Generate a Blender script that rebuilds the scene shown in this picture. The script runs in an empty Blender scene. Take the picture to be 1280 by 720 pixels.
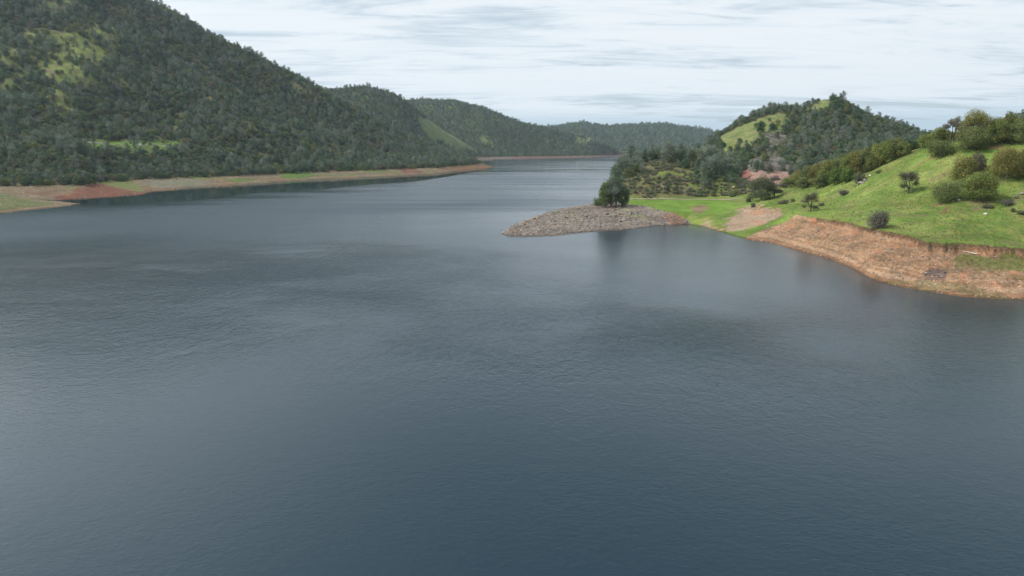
import bpy, math, random
import numpy as np
rng = np.random.default_rng(7)
random.seed(7)
sc = bpy.context.scene
COL = sc.collection
H = 40.0; F = 870.0; HOR = 183.0
PITCH = math.atan((360 - HOR) / F)
cp, sp = math.cos(PITCH), math.sin(PITCH)

# ---------------------------------------------------------------- survey helpers
def ray(px, py):
    a = (px - 640) / F; b = (360 - py) / F
    yc = cp + b * sp; zc = -sp + b * cp
    return math.atan2(a, yc), zc / math.hypot(a, yc)

def theta_of(px, slope):
    lo, hi = -1.5, 1.5
    a = (px - 640) / F
    for _ in range(40):
        b = (lo + hi) / 2
        yc = cp + b * sp; zc = -sp + b * cp
        if zc / math.hypot(a, yc) < slope: lo = b
        else: hi = b
    return math.atan2(a, cp + b * sp)

def P(px, py=None, z=None, r=None):
    """survey point: bearing, distance and height from any two of sight line, height, distance"""
    if py is not None:
        th, s = ray(px, py)
        if r is None: r = (z - H) / s
        else: r = r / math.cos(th); z = H + r * s      # r is given as distance straight up the valley
    else:
        th = theta_of(px, (z - H) / r)
        for _ in range(3): th = theta_of(px, (z - H) / (r / math.cos(th)))
        r = r / math.cos(th)
    return th, r, z

def project(x, y, z):
    dz = z - H
    d = y * cp - dz * sp
    d = np.where(d < 1, 1, d)
    u = y * sp + dz * cp
    return 640 + F * x / d, 360 - F * u / d

# ---------------------------------------------------------------- noise
def perlin(x, y, seed=0):
    r_ = np.random.default_rng(1000 + seed)
    perm = r_.permutation(256); g = r_.random(256) * 2 * np.pi
    gx, gy = np.cos(g), np.sin(g)
    xi = np.floor(x).astype(np.int64); yi = np.floor(y).astype(np.int64)
    xf = x - xi; yf = y - yi
    def gr(i, j, dx, dy):
        h = perm[(perm[(xi + i) & 255] + yi + j) & 255]
        return gx[h] * dx + gy[h] * dy
    u = xf**3 * (xf * (xf * 6 - 15) + 10); v = yf**3 * (yf * (yf * 6 - 15) + 10)
    a = gr(0, 0, xf, yf); b = gr(1, 0, xf - 1, yf); c = gr(0, 1, xf, yf - 1); d = gr(1, 1, xf - 1, yf - 1)
    return 1.4 * ((a + u * (b - a)) + v * ((c + u * (d - c)) - (a + u * (b - a))))

def fbm(x, y, wl, octv=4, seed=0, gain=0.5):
    s = 0; a = 1; n = 0
    for k in range(octv):
        s = s + a * perlin(x / wl + 17.3 * k, y / wl - 9.1 * k, seed + k); n += a
        wl /= 2.03; a *= gain
    return s / n * 1.6

def sstep(a, b, x):
    t = np.clip((x - a) / (b - a), 0, 1); return t * t * (3 - 2 * t)

def inpoly(px, py, poly):
    n = len(poly); c = np.zeros(px.shape, bool); j = n - 1
    for i in range(n):
        xi, yi = poly[i]; xj, yj = poly[j]
        m = ((yi > py) != (yj > py)) & (px < (xj - xi) * (py - yi) / ((yj - yi) or 1e-9) + xi)
        c ^= m; j = i
    return c

# ---------------------------------------------------------------- terrain grid
TH = np.concatenate([np.radians(np.arange(-78, -41, 0.6)), np.radians(np.arange(-41, 41, 0.085)), np.radians(np.arange(41, 78.1, 0.6))])
RR = [120.0]
while RR[-1] < 7000:
    r = RR[-1]
    RR.append(r * (1.0028 if r < 480 else 1.0045 if r < 1500 else 1.009))
RR = np.array(RR)
T2, R2 = np.meshgrid(TH, RR)            # rows r, cols theta
X = R2 * np.sin(T2); Y = R2 * np.cos(T2)

def curve(pts):
    q = sorted(P(*p) if isinstance(p, tuple) else P(**p) for p in pts)
    t = np.array([a[0] for a in q]); r = np.array([a[1] for a in q]); z = np.array([a[2] for a in q])
    return np.interp(TH, t, r), np.interp(TH, t, z), t[0], t[-1]

def S(*a):   # z=0 survey (px,py)
    return [P_(x, y, 0) for x, y in a]
def P_(px, py, z): return dict(px=px, py=py, z=z)
def Pr(px, py, r): return dict(px=px, py=py, r=r)
def Pz(px, z, r): return dict(px=px, z=z, r=r)

def layer(curves, th0=None, th1=None):
    Rk = []; Zk = []
    for c in curves:
        if callable(c): r, z = c(Rk, Zk)
        else:
            r, z, a, b = curve(c)
        Rk.append(r); Zk.append(z)
    for k in range(1, len(Rk)):
        Rk[k] = np.maximum(Rk[k], Rk[k - 1] + 0.4)
    R_ = np.array(Rk); Z_ = np.array(Zk)
    d = np.diff(Z_, axis=0) / np.diff(R_, axis=0)
    m = np.zeros_like(Z_)
    m[0] = d[0]; m[-1] = d[-1]
    prod = d[:-1] * d[1:]
    m[1:-1] = np.where(prod > 0, 2 * prod / np.where(d[:-1] + d[1:] == 0, 1, d[:-1] + d[1:]), 0)
    out = np.full(R2.shape, -40.0)
    bef = Z_[0][None] - (R_[0][None] - R2) * 0.35
    out = np.where(R2 <= R_[0][None], bef, out)
    for k in range(len(R_) - 1):
        r0, r1 = R_[k][None], R_[k + 1][None]
        h = r1 - r0; t = np.clip((R2 - r0) / h, 0, 1)
        v = ((2*t**3 - 3*t*t + 1) * Z_[k][None] + (t**3 - 2*t*t + t) * h * m[k][None]
             + (-2*t**3 + 3*t*t) * Z_[k+1][None] + (t**3 - t*t) * h * m[k+1][None])
        out = np.where((R2 > r0) & (R2 <= r1), v, out)
    out = np.where(R2 > R_[-1][None], Z_[-1][None], out)
    if th0 is not None: out -= sstep(0, math.radians(1.2), th0 - T2) * 60
    if th1 is not None: out -= sstep(0, math.radians(1.2), T2 - th1) * 60
    return np.maximum(out, -40), R_, Z_

def behind(dr, f, lo):
    return lambda R, Z: (R[-1] + dr, np.minimum(Z[-1], np.maximum(Z[-1] * f, lo)))

n160 = fbm(X, Y, 190, 5, 3); n60 = fbm(X, Y, 60, 4, 11); n5 = fbm(X, Y, 6, 3, 21); n500 = fbm(X, Y, 520, 4, 31)
rid = 1 - np.abs(fbm(X, Y, 230, 4, 41)) * 2.2
L = {}
# A : the big wooded hill on the left
A, AR, AZ = layer([
    S((-500, 262), (-120, 258), (0, 255), (60, 251.5), (108, 248.5), (150, 246), (180, 243.3), (190, 240), (210, 238.5), (240, 235.5), (270, 234), (300, 231.5), (333, 229.5),
      (355, 227), (411, 224), (467, 222), (511, 219.7), (550, 217), (578, 213.3), (600, 211), (617, 209.6)),
    [P_(-500, 231, 7), P_(0, 231, 7), P_(105, 229.5, 7), P_(118, 224.5, 8), P_(200, 220, 8), P_(300, 217, 8), P_(355, 214.5, 8), P_(411, 212.5, 8), P_(467, 210.5, 8), P_(545, 207.5, 8), P_(590, 205, 7), P_(612, 208.5, 1), P_(617, 209.3, .3)],
    [Pr(-500, 174, 735), Pr(0, 174, 745), Pr(80, 174.5, 775), Pr(118, 175, 815), Pr(165, 175.5, 850), Pr(230, 176, 900), Pr(330, 178, 1010), Pr(430, 186, 1150), Pr(520, 194, 1290), Pr(580, 201, 1390), Pr(600, 206, 1400), Pr(617, 210.5, 1400)],
    lambda R, Z: (R[-1] + 12, Z[-1] + .6 + 3 * sstep(math.radians(-24), math.radians(-21), TH)),
    [Pr(-500, 50, 1040), Pr(0, 45, 1040), Pr(100, 60, 1060), Pr(190, 85, 1120), Pr(300, 118, 1190), Pr(400, 150, 1270), Pr(480, 176, 1300), Pr(560, 196, 1400), Pr(600, 205, 1430), Pr(617, 211, 1430)],
    [Pr(-500, -30, 1400), Pr(-100, -60, 1400), Pr(0, -62, 1380), Pr(100, -40, 1350), Pr(188, 6, 1400), Pr(220, 22, 1410), Pr(262, 48, 1410), Pr(300, 64, 1410), Pr(330, 78, 1410), Pr(370, 97, 1410),
     Pr(400, 114, 1380), Pr(422, 126, 1390), Pr(445, 140, 1400), Pr(490, 165, 1420), Pr(540, 185, 1440), Pr(575, 198, 1450), Pr(597, 207, 1455), Pr(617, 212, 1455)],
    behind(350, .7, -30), behind(700, .2, -30)], None, ray(617, 210)[0])
hA = sstep(8, 60, A)
crest = 1 - .75 * np.exp(-((R2 - AR[5][None]) / 120) ** 2)
A = A + np.where(A > 6, hA * crest * (20 * n160 + 5 * n60), 0) + .35 * n5
# left spit in the foreground bay
s1, _, _ = layer([
    S((-500, 285), (-60, 275), (0, 267.5), (33, 263.3), (67, 260), (85, 257.5), (98, 255.4), (101, 255)),
    [P_(-500, 270, 3), P_(-60, 266, 2.4), (0, 260, 2.2), P_(40, 256.5, 1.6), P_(80, 253.8, .8), P_(99, 254.8, .1)] if False else
    [P_(-500, 270, 3), P_(-60, 263, 2.4), P_(0, 258.5, 2.0), P_(40, 255.8, 1.5), P_(80, 254.4, .8), P_(101, 254.8, .1)],
    [P_(-500, 250, 3.2), P_(-60, 249, 2.6), P_(0, 249, 2.0), P_(40, 250, .9), P_(74, 251.5, .2), P_(101, 254.6, -.2)],
    [Pz(-500, 7, 560), Pz(0, 3.5, 545), Pz(40, 0.2, 540), Pz(74, -1.5, 520), Pz(101, -3, 500)], lambda R, Z: (R[-1] + 200, Z[-1] * 0 - 16)], None, ray(101, 255)[0])
s1 += .18 * n5
# B1, B2, C : ridges further up the valley
B1, _, _ = layer([
    [Pz(380, -5, 1650), Pz(500, -5, 1750), Pz(560, -4, 1950), Pz(600, -2, 2200), Pz(625, -2, 2300)],
    [Pz(380, 9, 1700), Pz(500, 9, 1800), Pz(560, 8, 2000), Pz(600, 3, 2250), Pz(625, -3, 2350)],
    [Pr(380, 118, 2080), Pr(420, 114.5, 2090), Pr(440, 112.5, 2100), Pr(462, 112, 2110), Pr(485, 117, 2120), Pr(503, 126, 2140), Pr(525, 141, 2170), Pr(560, 166, 2250), Pr(600, 191, 2330), Pr(625, 199, 2400)],
    behind(250, .5, -20), behind(400, .1, -20)], None, ray(625, 200)[0])
B1 += sstep(10, 90, B1) * (14 * n160 + 4 * n60) * .7
B2, B2R, _ = layer([
    S((400, 199.6), (600, 199.6), (620, 199), (660, 198.4), (690, 198), (740, 196.8), (770, 195.6), (790, 194.8), (830, 194.5)),
    [P_(400, 195.6, 8), P_(600, 195.4, 8), P_(680, 194.4, 8), P_(740, 193.6, 8), P_(770, 193.2, 5), P_(790, 194.2, 1), P_(830, 194.8, -2)],
    [Pr(400, 130, 2950), Pr(500, 127, 2950), Pr(520, 126, 2950), Pr(570, 127.5, 2900), Pr(600, 136, 2880), Pr(620, 144, 2860), Pr(640, 151, 2850), Pr(665, 158, 2850), Pr(690, 163, 2880),
     Pr(715, 170, 2900), Pr(745, 177, 2950), Pr(775, 188, 3000), Pr(800, 194, 3050), Pr(830, 195, 3050)],
    behind(350, .6, -20), behind(500, .1, -20)], None, ray(830, 195)[0])
B2 += sstep(10, 110, B2) * (26 * n160 * .7 + 20 * n500 * .5 + 5 * n60) * (1 - .6 * np.exp(-((R2 - B2R[2][None]) / 200) ** 2))
C, CR, _ = layer([
    [Pz(600, -5, 3200), Pz(900, -5, 3300), Pz(1300, 0, 3300)],
    [Pz(600, 12, 3300), Pz(900, 12, 3400), Pz(1300, 12, 3400)],
    [Pr(600, 168, 4300), Pr(690, 160.5, 4300), Pr(715, 156.5, 4300), Pr(728, 155, 4300), Pr(755, 159.5, 4350), Pr(790, 158.5, 4400), Pr(830, 157.5, 4400), Pr(850, 160, 4400),
     Pr(880, 164, 4400), Pr(897, 168, 4400), Pr(930, 172, 4400), Pr(1300, 172, 4400)],
    behind(500, .7, 0), behind(600, .4, 0)])
C += sstep(10, 90, C) * (34 * n500 + 16 * n160) * .55 * (1 - .75 * np.exp(-((R2 - CR[2][None]) / 350) ** 2))
# D : conical hill above the right shore
D, DR, DZ = layer([
    [Pz(845, -12, 640), Pz(868, 2, 600), Pz(900, 7, 545), Pz(950, 9, 500), Pz(1000, 10, 500), Pz(1100, 11, 520), Pz(1200, 14, 560), Pz(1400, 14, 560)],
    [Pz(845, -10, 680), Pz(868, 10, 650), Pr(900, 214, 590), Pr(950, 221, 522), Pr(1000, 220, 530), Pr(1100, 212, 580), Pr(1200, 200, 640), Pr(1400, 200, 640)],
    [Pz(845, -12, 760), Pr(868, 195, 740), Pr(900, 187, 700), Pr(950, 178, 680), Pr(1000, 172, 700), Pr(1045, 168, 720), Pr(1100, 176, 750), Pr(1165, 184, 800), Pr(1250, 186, 830), Pr(1400, 186, 830)],
    [Pz(845, -12, 820), Pr(858, 195, 800), Pr(870, 188, 800), Pr(882, 180.5, 810), Pr(900, 168, 820), Pr(925, 153, 830), Pr(950, 142.5, 840), Pr(975, 136, 850), Pr(990, 137, 850), Pr(1002, 138, 855), Pr(1010, 132, 860), Pr(1030, 124, 860), Pr(1045, 124, 860),
     Pr(1060, 131, 870), Pr(1080, 144, 880), Pr(1100, 151, 900), Pr(1120, 157, 920), Pr(1140, 163, 940), Pr(1165, 169, 950), Pr(1190, 175, 970), Pr(1250, 181, 1000), Pr(1400, 181, 1000)],
    behind(200, .6, -10), behind(200, .2, -10)], ray(845, 190)[0])
D += sstep(14, 40, D) * (7 * n160 + 2.5 * n60 + 5 * n60 * sstep(0, 1, n160)) * (1 - .75 * np.exp(-((R2 - DR[3][None]) / 70) ** 2)) + .3 * n5
Fh, _, _ = layer([
    [Pz(1225, 0, 1100), Pz(1400, 0, 1100)],
    [Pr(1225, 186, 1500), Pr(1240, 172, 1500), Pr(1262, 152, 1500), Pr(1280, 144, 1500), Pr(1350, 128, 1500), Pr(1500, 120, 1500)],
    behind(400, .5, 0)], ray(1228, 180)[0])
Fh += sstep(10, 90, Fh) * 6 * n160
# K : shrubby knob behind the gravel spit
K, KR, KZ = layer([
    [Pz(735, -6, 480), Pz(742, -2, 475), Pz(752, 3, 466), Pz(790, 6, 468), Pz(840, 6.3, 475), Pz(900, 6.6, 478), Pz(960, 7, 470), Pz(1000, 8, 470)],
    [Pz(735, -6, 500), Pz(742, -1, 495), Pr(749, 248, 498), Pr(756, 238, 500), Pr(765, 227, 505), Pr(790, 218, 510), Pr(840, 216, 515), Pr(900, 224, 510), Pr(930, 236, 490), Pr(960, 240, 480), Pr(1000, 241, 480)],
    [Pz(735, -6, 520), Pz(741, -2, 515), Pr(748, 250, 515), Pr(755, 240, 520), Pr(765, 222, 530), Pr(790, 205, 548), Pr(815, 200, 560), Pr(840, 198, 570), Pr(870, 199, 570), Pr(895, 204, 560), Pr(915, 216, 540), Pr(930, 228, 515), Pr(960, 236, 500), Pr(1000, 238, 500)],
    lambda R, Z: (R[-1] + 60, Z[-1] - 8), 
    lambda R, Z: (R[-1] + 60, np.where(TH < ray(880, 200)[0], -12, 3))], ray(737, 250)[0], ray(1000, 225)[0])
K += sstep(6, 14, K) * (2.2 * n60) + .35 * n5
# M : gravel spit, meadow and the bright grass slope on the right, one continuous shore
scarp_n = fbm(TH * 260, TH * 0 + 3.3, 3.0, 4, 77)
def scarp_foot(R, Z):
    r, z, _, _ = curve(TOP)
    on = sstep(ray(1000, 270)[0], ray(1030, 272)[0], TH)
    return r - 1.0 * on - 2.0 + .0 * TH + on * 1.0 * scarp_n, z - .5 - 2.2 * on
def scarp_top(R, Z):
    r, z, _, _ = curve(TOP)
    on = sstep(ray(1000, 270)[0], ray(1030, 272)[0], TH)
    return r + on * 1.0 * scarp_n, z
TOP = [P_(628, 293.2, .15), P_(640, 286, 1.8), P_(667, 273, 3.6), P_(698, 264, 4.5), P_(729, 260, 5.2), P_(775, 258, 6), P_(815, 260, 6), P_(840, 264, 5.5), P_(862, 266, 4.6), P_(885, 268, 4.6), P_(905, 268, 5),
       P_(930, 262, 6.5), P_(965, 264, 8), P_(990, 268, 9), P_(1025, 273, 10), P_(1055, 276, 10.5), P_(1078, 283, 11), P_(1100, 288, 11), P_(1135, 294, 10.5), P_(1160, 302.5, 10),
       P_(1180, 303.5, 10), P_(1200, 303.5, 10), P_(1240, 307.5, 9.5), P_(1280, 311, 9), P_(1400, 318, 9)]
SH = S((628, 293.6), (640, 295.2), (653, 296), (675, 296), (698, 294.5), (720, 292), (741, 289.6), (776, 287.7), (800, 285), (815, 282.8), (844, 280.9), (859, 280), (880, 283.5), (900, 290), (930, 299),
       (965, 304.5), (1000, 314), (1030, 322), (1060, 333), (1090, 349), (1110, 355.5), (1150, 363.5), (1200, 371), (1240, 374), (1280, 375), (1400, 380))
M, MR, MZ = layer([
    SH,
    lambda R, Z: (R[-1] * .45 + (curve(TOP)[0]) * .55, curve(TOP)[1] * .5),
    scarp_foot, scarp_top,
    lambda R, Z: (curve(TOP)[0] + 9, np.where(TH > ray(950, 265)[0], curve(TOP)[1] + 1.1, curve(TOP)[1])),
    [Pz(628, -1.5, 322), Pz(640, 0, 350), Pz(667, 1.2, 375), Pz(698, 2.2, 415), Pz(729, 3, 440), Pz(742, 4.5, 445), Pz(775, 6, 450), Pz(815, 5.6, 455), Pz(862, 5.2, 450), Pz(900, 5.6, 440), Pr(930, 250, 430), Pr(965, 247, 415),
     Pr(1000, 250, 370), Pr(1025, 252, 360), Pr(1060, 252, 330), Pr(1100, 250, 300), Pr(1160, 246, 285), Pr(1200, 240, 275), Pr(1280, 238, 265), Pr(1400, 236, 262)],
    [Pz(628, -12, 400), Pz(667, -10, 440), Pz(698, -4, 450), Pz(729, -1.5, 475), Pz(740, -.5, 478), Pz(752, 2, 479), Pz(775, 6, 480), Pz(815, 6, 480), Pz(900, 6.4, 480), Pr(930, 246, 455), Pr(965, 241, 440), Pr(985, 237, 430), Pr(1020, 230, 415), Pr(1060, 221, 400), Pr(1100, 205, 385), Pr(1135, 190, 370),
     Pr(1160, 181, 360), Pr(1185, 176, 350), Pr(1230, 172.5, 340), Pr(1280, 171, 330), Pr(1400, 164, 320)],
    lambda R, Z: (R[-1] + 45, -9 + (9 + Z[-1] - 7 * sstep(ray(960, 240)[0], ray(1060, 220)[0], TH)) * sstep(ray(742, 250)[0], ray(775, 250)[0], TH)),
    lambda R, Z: (R[-1] + 70, np.minimum(Z[-1], 10)),
    lambda R, Z: (R[-1] + 120, Z[-1] * 0 - 16)], ray(628, 293)[0])
inE = sstep(ray(930, 260)[0], ray(990, 250)[0], T2)
topR = MR[3][None]
bankw = (R2 < topR) & (M > 0.1)
spitw = 1 - sstep(ray(800, 260)[0], ray(850, 262)[0], T2)
M = M + np.where(M > -3, .10 * n5 + spitw * (.55 * fbm(X, Y, 5.5, 4, 52, .65) + .9 * n60 * .5) * sstep(0, 2.5, M), 0)
M = M + np.where(bankw, inE * (1.0 * fbm(X * .8 + Y * .4, (Y - X * .3) * .6, 4.5, 5, 53, .68)) * sstep(0, 3, M), 0)
M = M + inE * np.where(R2 > topR, (.9 * n60 + .5 * fbm(X, Y, 11, 4, 58, .6)) * sstep(0, 20, R2 - topR), 0)
Mpx, Mpy = project(X, Y, M)
M = M + 1.7 * np.exp(-((Mpx - 782) / 26) ** 2 - ((Mpy - 271) / 9) ** 2) * (.6 + fbm(X, Y, 7, 4, 59, .7))

M = M + np.where(bankw & (M > .25) & (M < 7), inE * .10 * np.sin(M * 2 * np.pi / .62 + 1.5 * n5), 0)
A = A + np.where((A > .3) & (A < 7), .12 * np.sin(A * 2 * np.pi / 1.1 + n5), 0)
base = np.full(R2.shape, -16.0) + sstep(5000, 6500, R2) * 90 + sstep(5000, 6500, R2) * 30 * n500
names = ['bed', 'A', 's1', 'B1', 'B2', 'C', 'D', 'F', 'K', 'M']
stack = np.array([base, A, s1, B1, B2, C, D, Fh, K, M])
LID = np.argmax(stack, axis=0)
Z = np.max(stack, axis=0)
Z = np.where(np.abs(Z) < .06, np.sign(Z) * .06 + .0, Z)
PX, PY = project(X, Y, Z)

# running horizon for visibility
SL = (Z - H) / R2
RUN = np.maximum.accumulate(SL, axis=0)

def gi(th, r):
    it = np.interp(th, TH, np.arange(len(TH))); ir = np.interp(r, RR, np.arange(len(RR)))
    return ir, it
def bil(G, ir, it):
    i0 = np.clip(ir.astype(int), 0, G.shape[0] - 2); j0 = np.clip(it.astype(int), 0, G.shape[1] - 2)
    a = ir - i0; b = it - j0
    return (G[i0, j0] * (1 - a) + G[i0 + 1, j0] * a) * (1 - b) + (G[i0, j0 + 1] * (1 - a) + G[i0 + 1, j0 + 1] * a) * b
def ground(x, y):
    x = np.atleast_1d(np.asarray(x, float)); y = np.atleast_1d(np.asarray(y, float))
    ir, it = gi(np.arctan2(x, y), np.hypot(x, y))
    return bil(Z, ir, it)
def hit(px, py):
    """first ground point met by the sight line"""
    th, s = ray(px, py)
    it = np.full(len(RR), np.interp(th, TH, np.arange(len(TH))))
    col = bil(Z, np.arange(len(RR)).astype(float), it)
    sl = (col - H) / RR
    k = np.argmax(sl >= s)
    if not (sl >= s).any(): k = len(RR) - 1
    if k > 0 and sl[k] != sl[k-1]:
        t = np.clip((s - sl[k-1]) / (sl[k] - sl[k-1]), 0, 1); r = RR[k-1] + t * (RR[k] - RR[k-1]); z = col[k-1] + t * (col[k] - col[k-1])
    else: r, z = RR[k], col[k]
    return r * math.sin(th), r * math.cos(th), z, r

# ---------------------------------------------------------------- mesh + node helpers
def mesh_np(name, V, Fc, mats=(), mat_idx=None, smooth=False, cols=None, floats=None):
    me = bpy.data.meshes.new(name)
    V = np.asarray(V, np.float32); Fc = np.asarray(Fc, np.int32)
    me.vertices.add(len(V)); me.vertices.foreach_set('co', V.ravel())
    if len(Fc):
        k = Fc.shape[1]
        me.loops.add(Fc.size); me.loops.foreach_set('vertex_index', Fc.ravel())
        me.polygons.add(len(Fc)); me.polygons.foreach_set('loop_start', np.arange(0, Fc.size, k, dtype=np.int32))
        me.polygons.foreach_set('loop_total', np.full(len(Fc), k, np.int32))
        if mat_idx is not None: me.polygons.foreach_set('material_index', np.asarray(mat_idx, np.int32))
        me.polygons.foreach_set('use_smooth', np.full(len(Fc), smooth))
    for m in mats: me.materials.append(m)
    if cols is not None:
        a = me.color_attributes.new('col', 'FLOAT_COLOR', 'POINT')
        c = np.ones((len(V), 4), np.float32); c[:, :3] = cols; a.data.foreach_set('color', c.ravel())
    for k_, v in (floats or {}).items():
        a = me.attributes.new(k_, 'FLOAT', 'POINT'); a.data.foreach_set('value', np.asarray(v, np.float32))
    me.update(calc_edges=True); me.validate()
    return me

def tag(o, label=None, cat=None, group=None, kind=None):
    if label: o['label'] = label
    if cat: o['category'] = cat
    if group: o['group'] = group
    if kind: o['kind'] = kind
    return o
def link(name, me, parent=None, loc=None):
    o = bpy.data.objects.new(name, me); COL.objects.link(o)
    if parent: o.parent = parent
    if loc is not None: o.location = loc
    return o

def newmat(name):
    m = bpy.data.materials.new(name); m.use_nodes = True
    nt = m.node_tree; nt.nodes.clear()
    out = nt.nodes.new('ShaderNodeOutputMaterial'); b = nt.nodes.new('ShaderNodeBsdfPrincipled')
    nt.links.new(b.outputs[0], out.inputs['Surface'])
    return m, nt, b, out
def N(nt, typ, **kw):
    n = nt.nodes.new(typ)
    for k, v in kw.items():
        if hasattr(n, k) and k not in ('Scale',): setattr(n, k, v)
        else: n.inputs[k].default_value = v
    return n
def noise(nt, vec, scale, detail=4, rough=.55, dist=0):
    n = nt.nodes.new('ShaderNodeTexNoise'); n.inputs['Scale'].default_value = scale; n.inputs['Detail'].default_value = detail
    n.inputs['Roughness'].default_value = rough; n.inputs['Distortion'].default_value = dist
    if vec is not None: nt.links.new(vec, n.inputs['Vector'])
    return n.outputs['Fac']
def maprange(nt, v, a, b, c, d, smooth=False):
    n = nt.nodes.new('ShaderNodeMapRange'); nt.links.new(v, n.inputs[0])
    if smooth: n.interpolation_type = 'SMOOTHSTEP'
    for i, q in enumerate((a, b, c, d)): n.inputs[i + 1].default_value = q
    return n.outputs[0]
def mathn(nt, op, a, b=None):
    n = nt.nodes.new('ShaderNodeMath'); n.operation = op
    for i, q in enumerate((a, b)):
        if q is None: continue
        if isinstance(q, (int, float)): n.inputs[i].default_value = q
        else: nt.links.new(q, n.inputs[i])
    return n.outputs[0]
def mix(nt, f, a, b, mode='MIX'):
    n = nt.nodes.new('ShaderNodeMix'); n.data_type = 'RGBA'; n.blend_type = mode
    for i, q in ((0, f), (6, a), (7, b)):
        if isinstance(q, (int, float)): n.inputs[i].default_value = q
        elif isinstance(q, tuple): n.inputs[i].default_value = (*q, 1)
        else: nt.links.new(q, n.inputs[i])
    return n.outputs[2]
def scalecol(nt, c, f):
    n = nt.nodes.new('ShaderNodeVectorMath'); n.operation = 'SCALE'
    nt.links.new(c, n.inputs[0]); nt.links.new(f, n.inputs['Scale']); return n.outputs[0]
def bump(nt, h, strength, dist):
    n = nt.nodes.new('ShaderNodeBump'); n.inputs['Strength'].default_value = strength; n.inputs['Distance'].default_value = dist
    nt.links.new(h, n.inputs['Height']); return n

# ---------------------------------------------------------------- ground material: soil, turf and rubble
mg, nt, b, _ = newmat('earth')
geo = nt.nodes.new('ShaderNodeNewGeometry').outputs['Position']
ac = N(nt, 'ShaderNodeAttribute', attribute_name='col').outputs['Color']
ar = N(nt, 'ShaderNodeAttribute', attribute_name='rocky').outputs['Fac']
nf = noise(nt, geo, .9, 6, .7); nm = noise(nt, geo, .09, 5, .6)
tone = mathn(nt, 'MULTIPLY', maprange(nt, nf, .25, .75, .55, 1.45), maprange(nt, nm, .3, .7, .72, 1.28))
c1 = scalecol(nt, ac, tone)
c1 = mix(nt, maprange(nt, noise(nt, geo, .3, 6, .75), .48, .60, 0, .8), c1, mix(nt, 1.0, c1, (1.35, 1.08, .95), 'MULTIPLY'))
c1 = mix(nt, maprange(nt, noise(nt, geo, .55, 5, .8), .56, .68, 0, .7), c1, mix(nt, 1.0, c1, (.55, .62, .6), 'MULTIPLY'))
vo = nt.nodes.new('ShaderNodeTexVoronoi'); vo.inputs['Scale'].default_value = .95; nt.links.new(geo, vo.inputs['Vector'])
vo.inputs['Randomness'].default_value = 1
sepv = nt.nodes.new('ShaderNodeSeparateColor'); nt.links.new(vo.outputs['Color'], sepv.inputs[0])
vo2 = nt.nodes.new('ShaderNodeTexVoronoi'); vo2.inputs['Scale'].default_value = 2.6; nt.links.new(geo, vo2.inputs['Vector'])
sepw = nt.nodes.new('ShaderNodeSeparateColor'); nt.links.new(vo2.outputs['Color'], sepw.inputs[0])
rk = scalecol(nt, ac, maprange(nt, sepv.outputs[0], 0, 1, .6, 1.5))
rk = mix(nt, maprange(nt, noise(nt, geo, .35, 4, .6), .42, .58, 0, 1), rk, scalecol(nt, c1, maprange(nt, sepw.outputs[0], 0, 1, .65, 1.4)))
rk = scalecol(nt, rk, maprange(nt, vo.outputs['Distance'], .2, .9, 1.1, .45))
cc = mix(nt, mathn(nt, 'MULTIPLY', ar, .75), c1, rk)
nt.links.new(cc, b.inputs['Base Color']); b.inputs['Roughness'].default_value = .95; b.inputs['Specular IOR Level'].default_value = .15
hh = mathn(nt, 'ADD', noise(nt, geo, 1.3, 6, .7), mathn(nt, 'MULTIPLY', mathn(nt, 'SUBTRACT', 1.0, vo.outputs['Distance']), mathn(nt, 'MULTIPLY', ar, .8)))
nt.links.new(bump(nt, hh, .8, .8).outputs[0], b.inputs['Normal'])

# ---------------------------------------------------------------- ground colours per vertex
def c3(*a): return np.array(a, float)
colr = np.zeros(Z.shape + (3,)); rocky = np.zeros(Z.shape)
idx = {n: i for i, n in enumerate(names)}
jx = PX + 5 * n60 + 3 * n5; jy = PY + 2.2 * n60 + 1.2 * n5
def put(mask, c, w=1.0):
    w = (mask * w)[..., None]
    colr[:] = colr * (1 - w) + np.array(c) * w
def soft(m, rad=4, amp=.7, nz=None):
    g = m.astype(np.float32)
    k = 1
    while k <= rad:
        g = (g * 2 + np.roll(g, k, 0) + np.roll(g, -k, 0)) / 4; g = (g * 2 + np.roll(g, k, 1) + np.roll(g, -k, 1)) / 4; k *= 2
    nz = (.7 * n60 + .5 * n5 + .5 * fine) if nz is None else nz
    return sstep(.30, .70, g + amp * nz * (4 * g * (1 - g) + .25))
fine = fbm(X, Y, 15, 4, 401, .6)
forest_floor = c3(.062, .066, .036); dry = c3(.13, .12, .06); tan = c3(.235, .17, .12); turf = c3(.115, .180, .036)
put(np.ones(Z.shape), forest_floor)
put(LID == 0, c3(.06, .06, .04))
# A
mA = (LID == idx['A']) | (LID == idx['s1'])
bankA = mA & (Z < 8.3)
put(mA & ~bankA, forest_floor); put(mA & (n60 > .15) & ~bankA, c3(.085, .078, .05), .6)
op = [(40, 62), (75, 25), (115, 28), (158, 45), (150, 72), (120, 92), (118, 120), (85, 135), (58, 126), (62, 95)]
openA = mA & inpoly(jx, jy, op)
sA = soft(openA, 8, 1.9) * (LID == idx['A']); put(sA, c3(.15, .19, .05)); put(sA * (fine > .1), c3(.10, .10, .05), .7)
op2 = [(-20, 60), (40, 65), (45, 110), (-20, 110)]
openA2 = mA & inpoly(jx, jy, op2); sA2 = soft(openA2, 8, 1.2) * (LID == idx['A']) * (fine > -.1); put(sA2, c3(.12, .15, .045), .8)
cutA = mA & (Z > 8) & inpoly(jx, jy, [(90, 176), (232, 176.5), (226, 188), (170, 194), (90, 184)])
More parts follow.
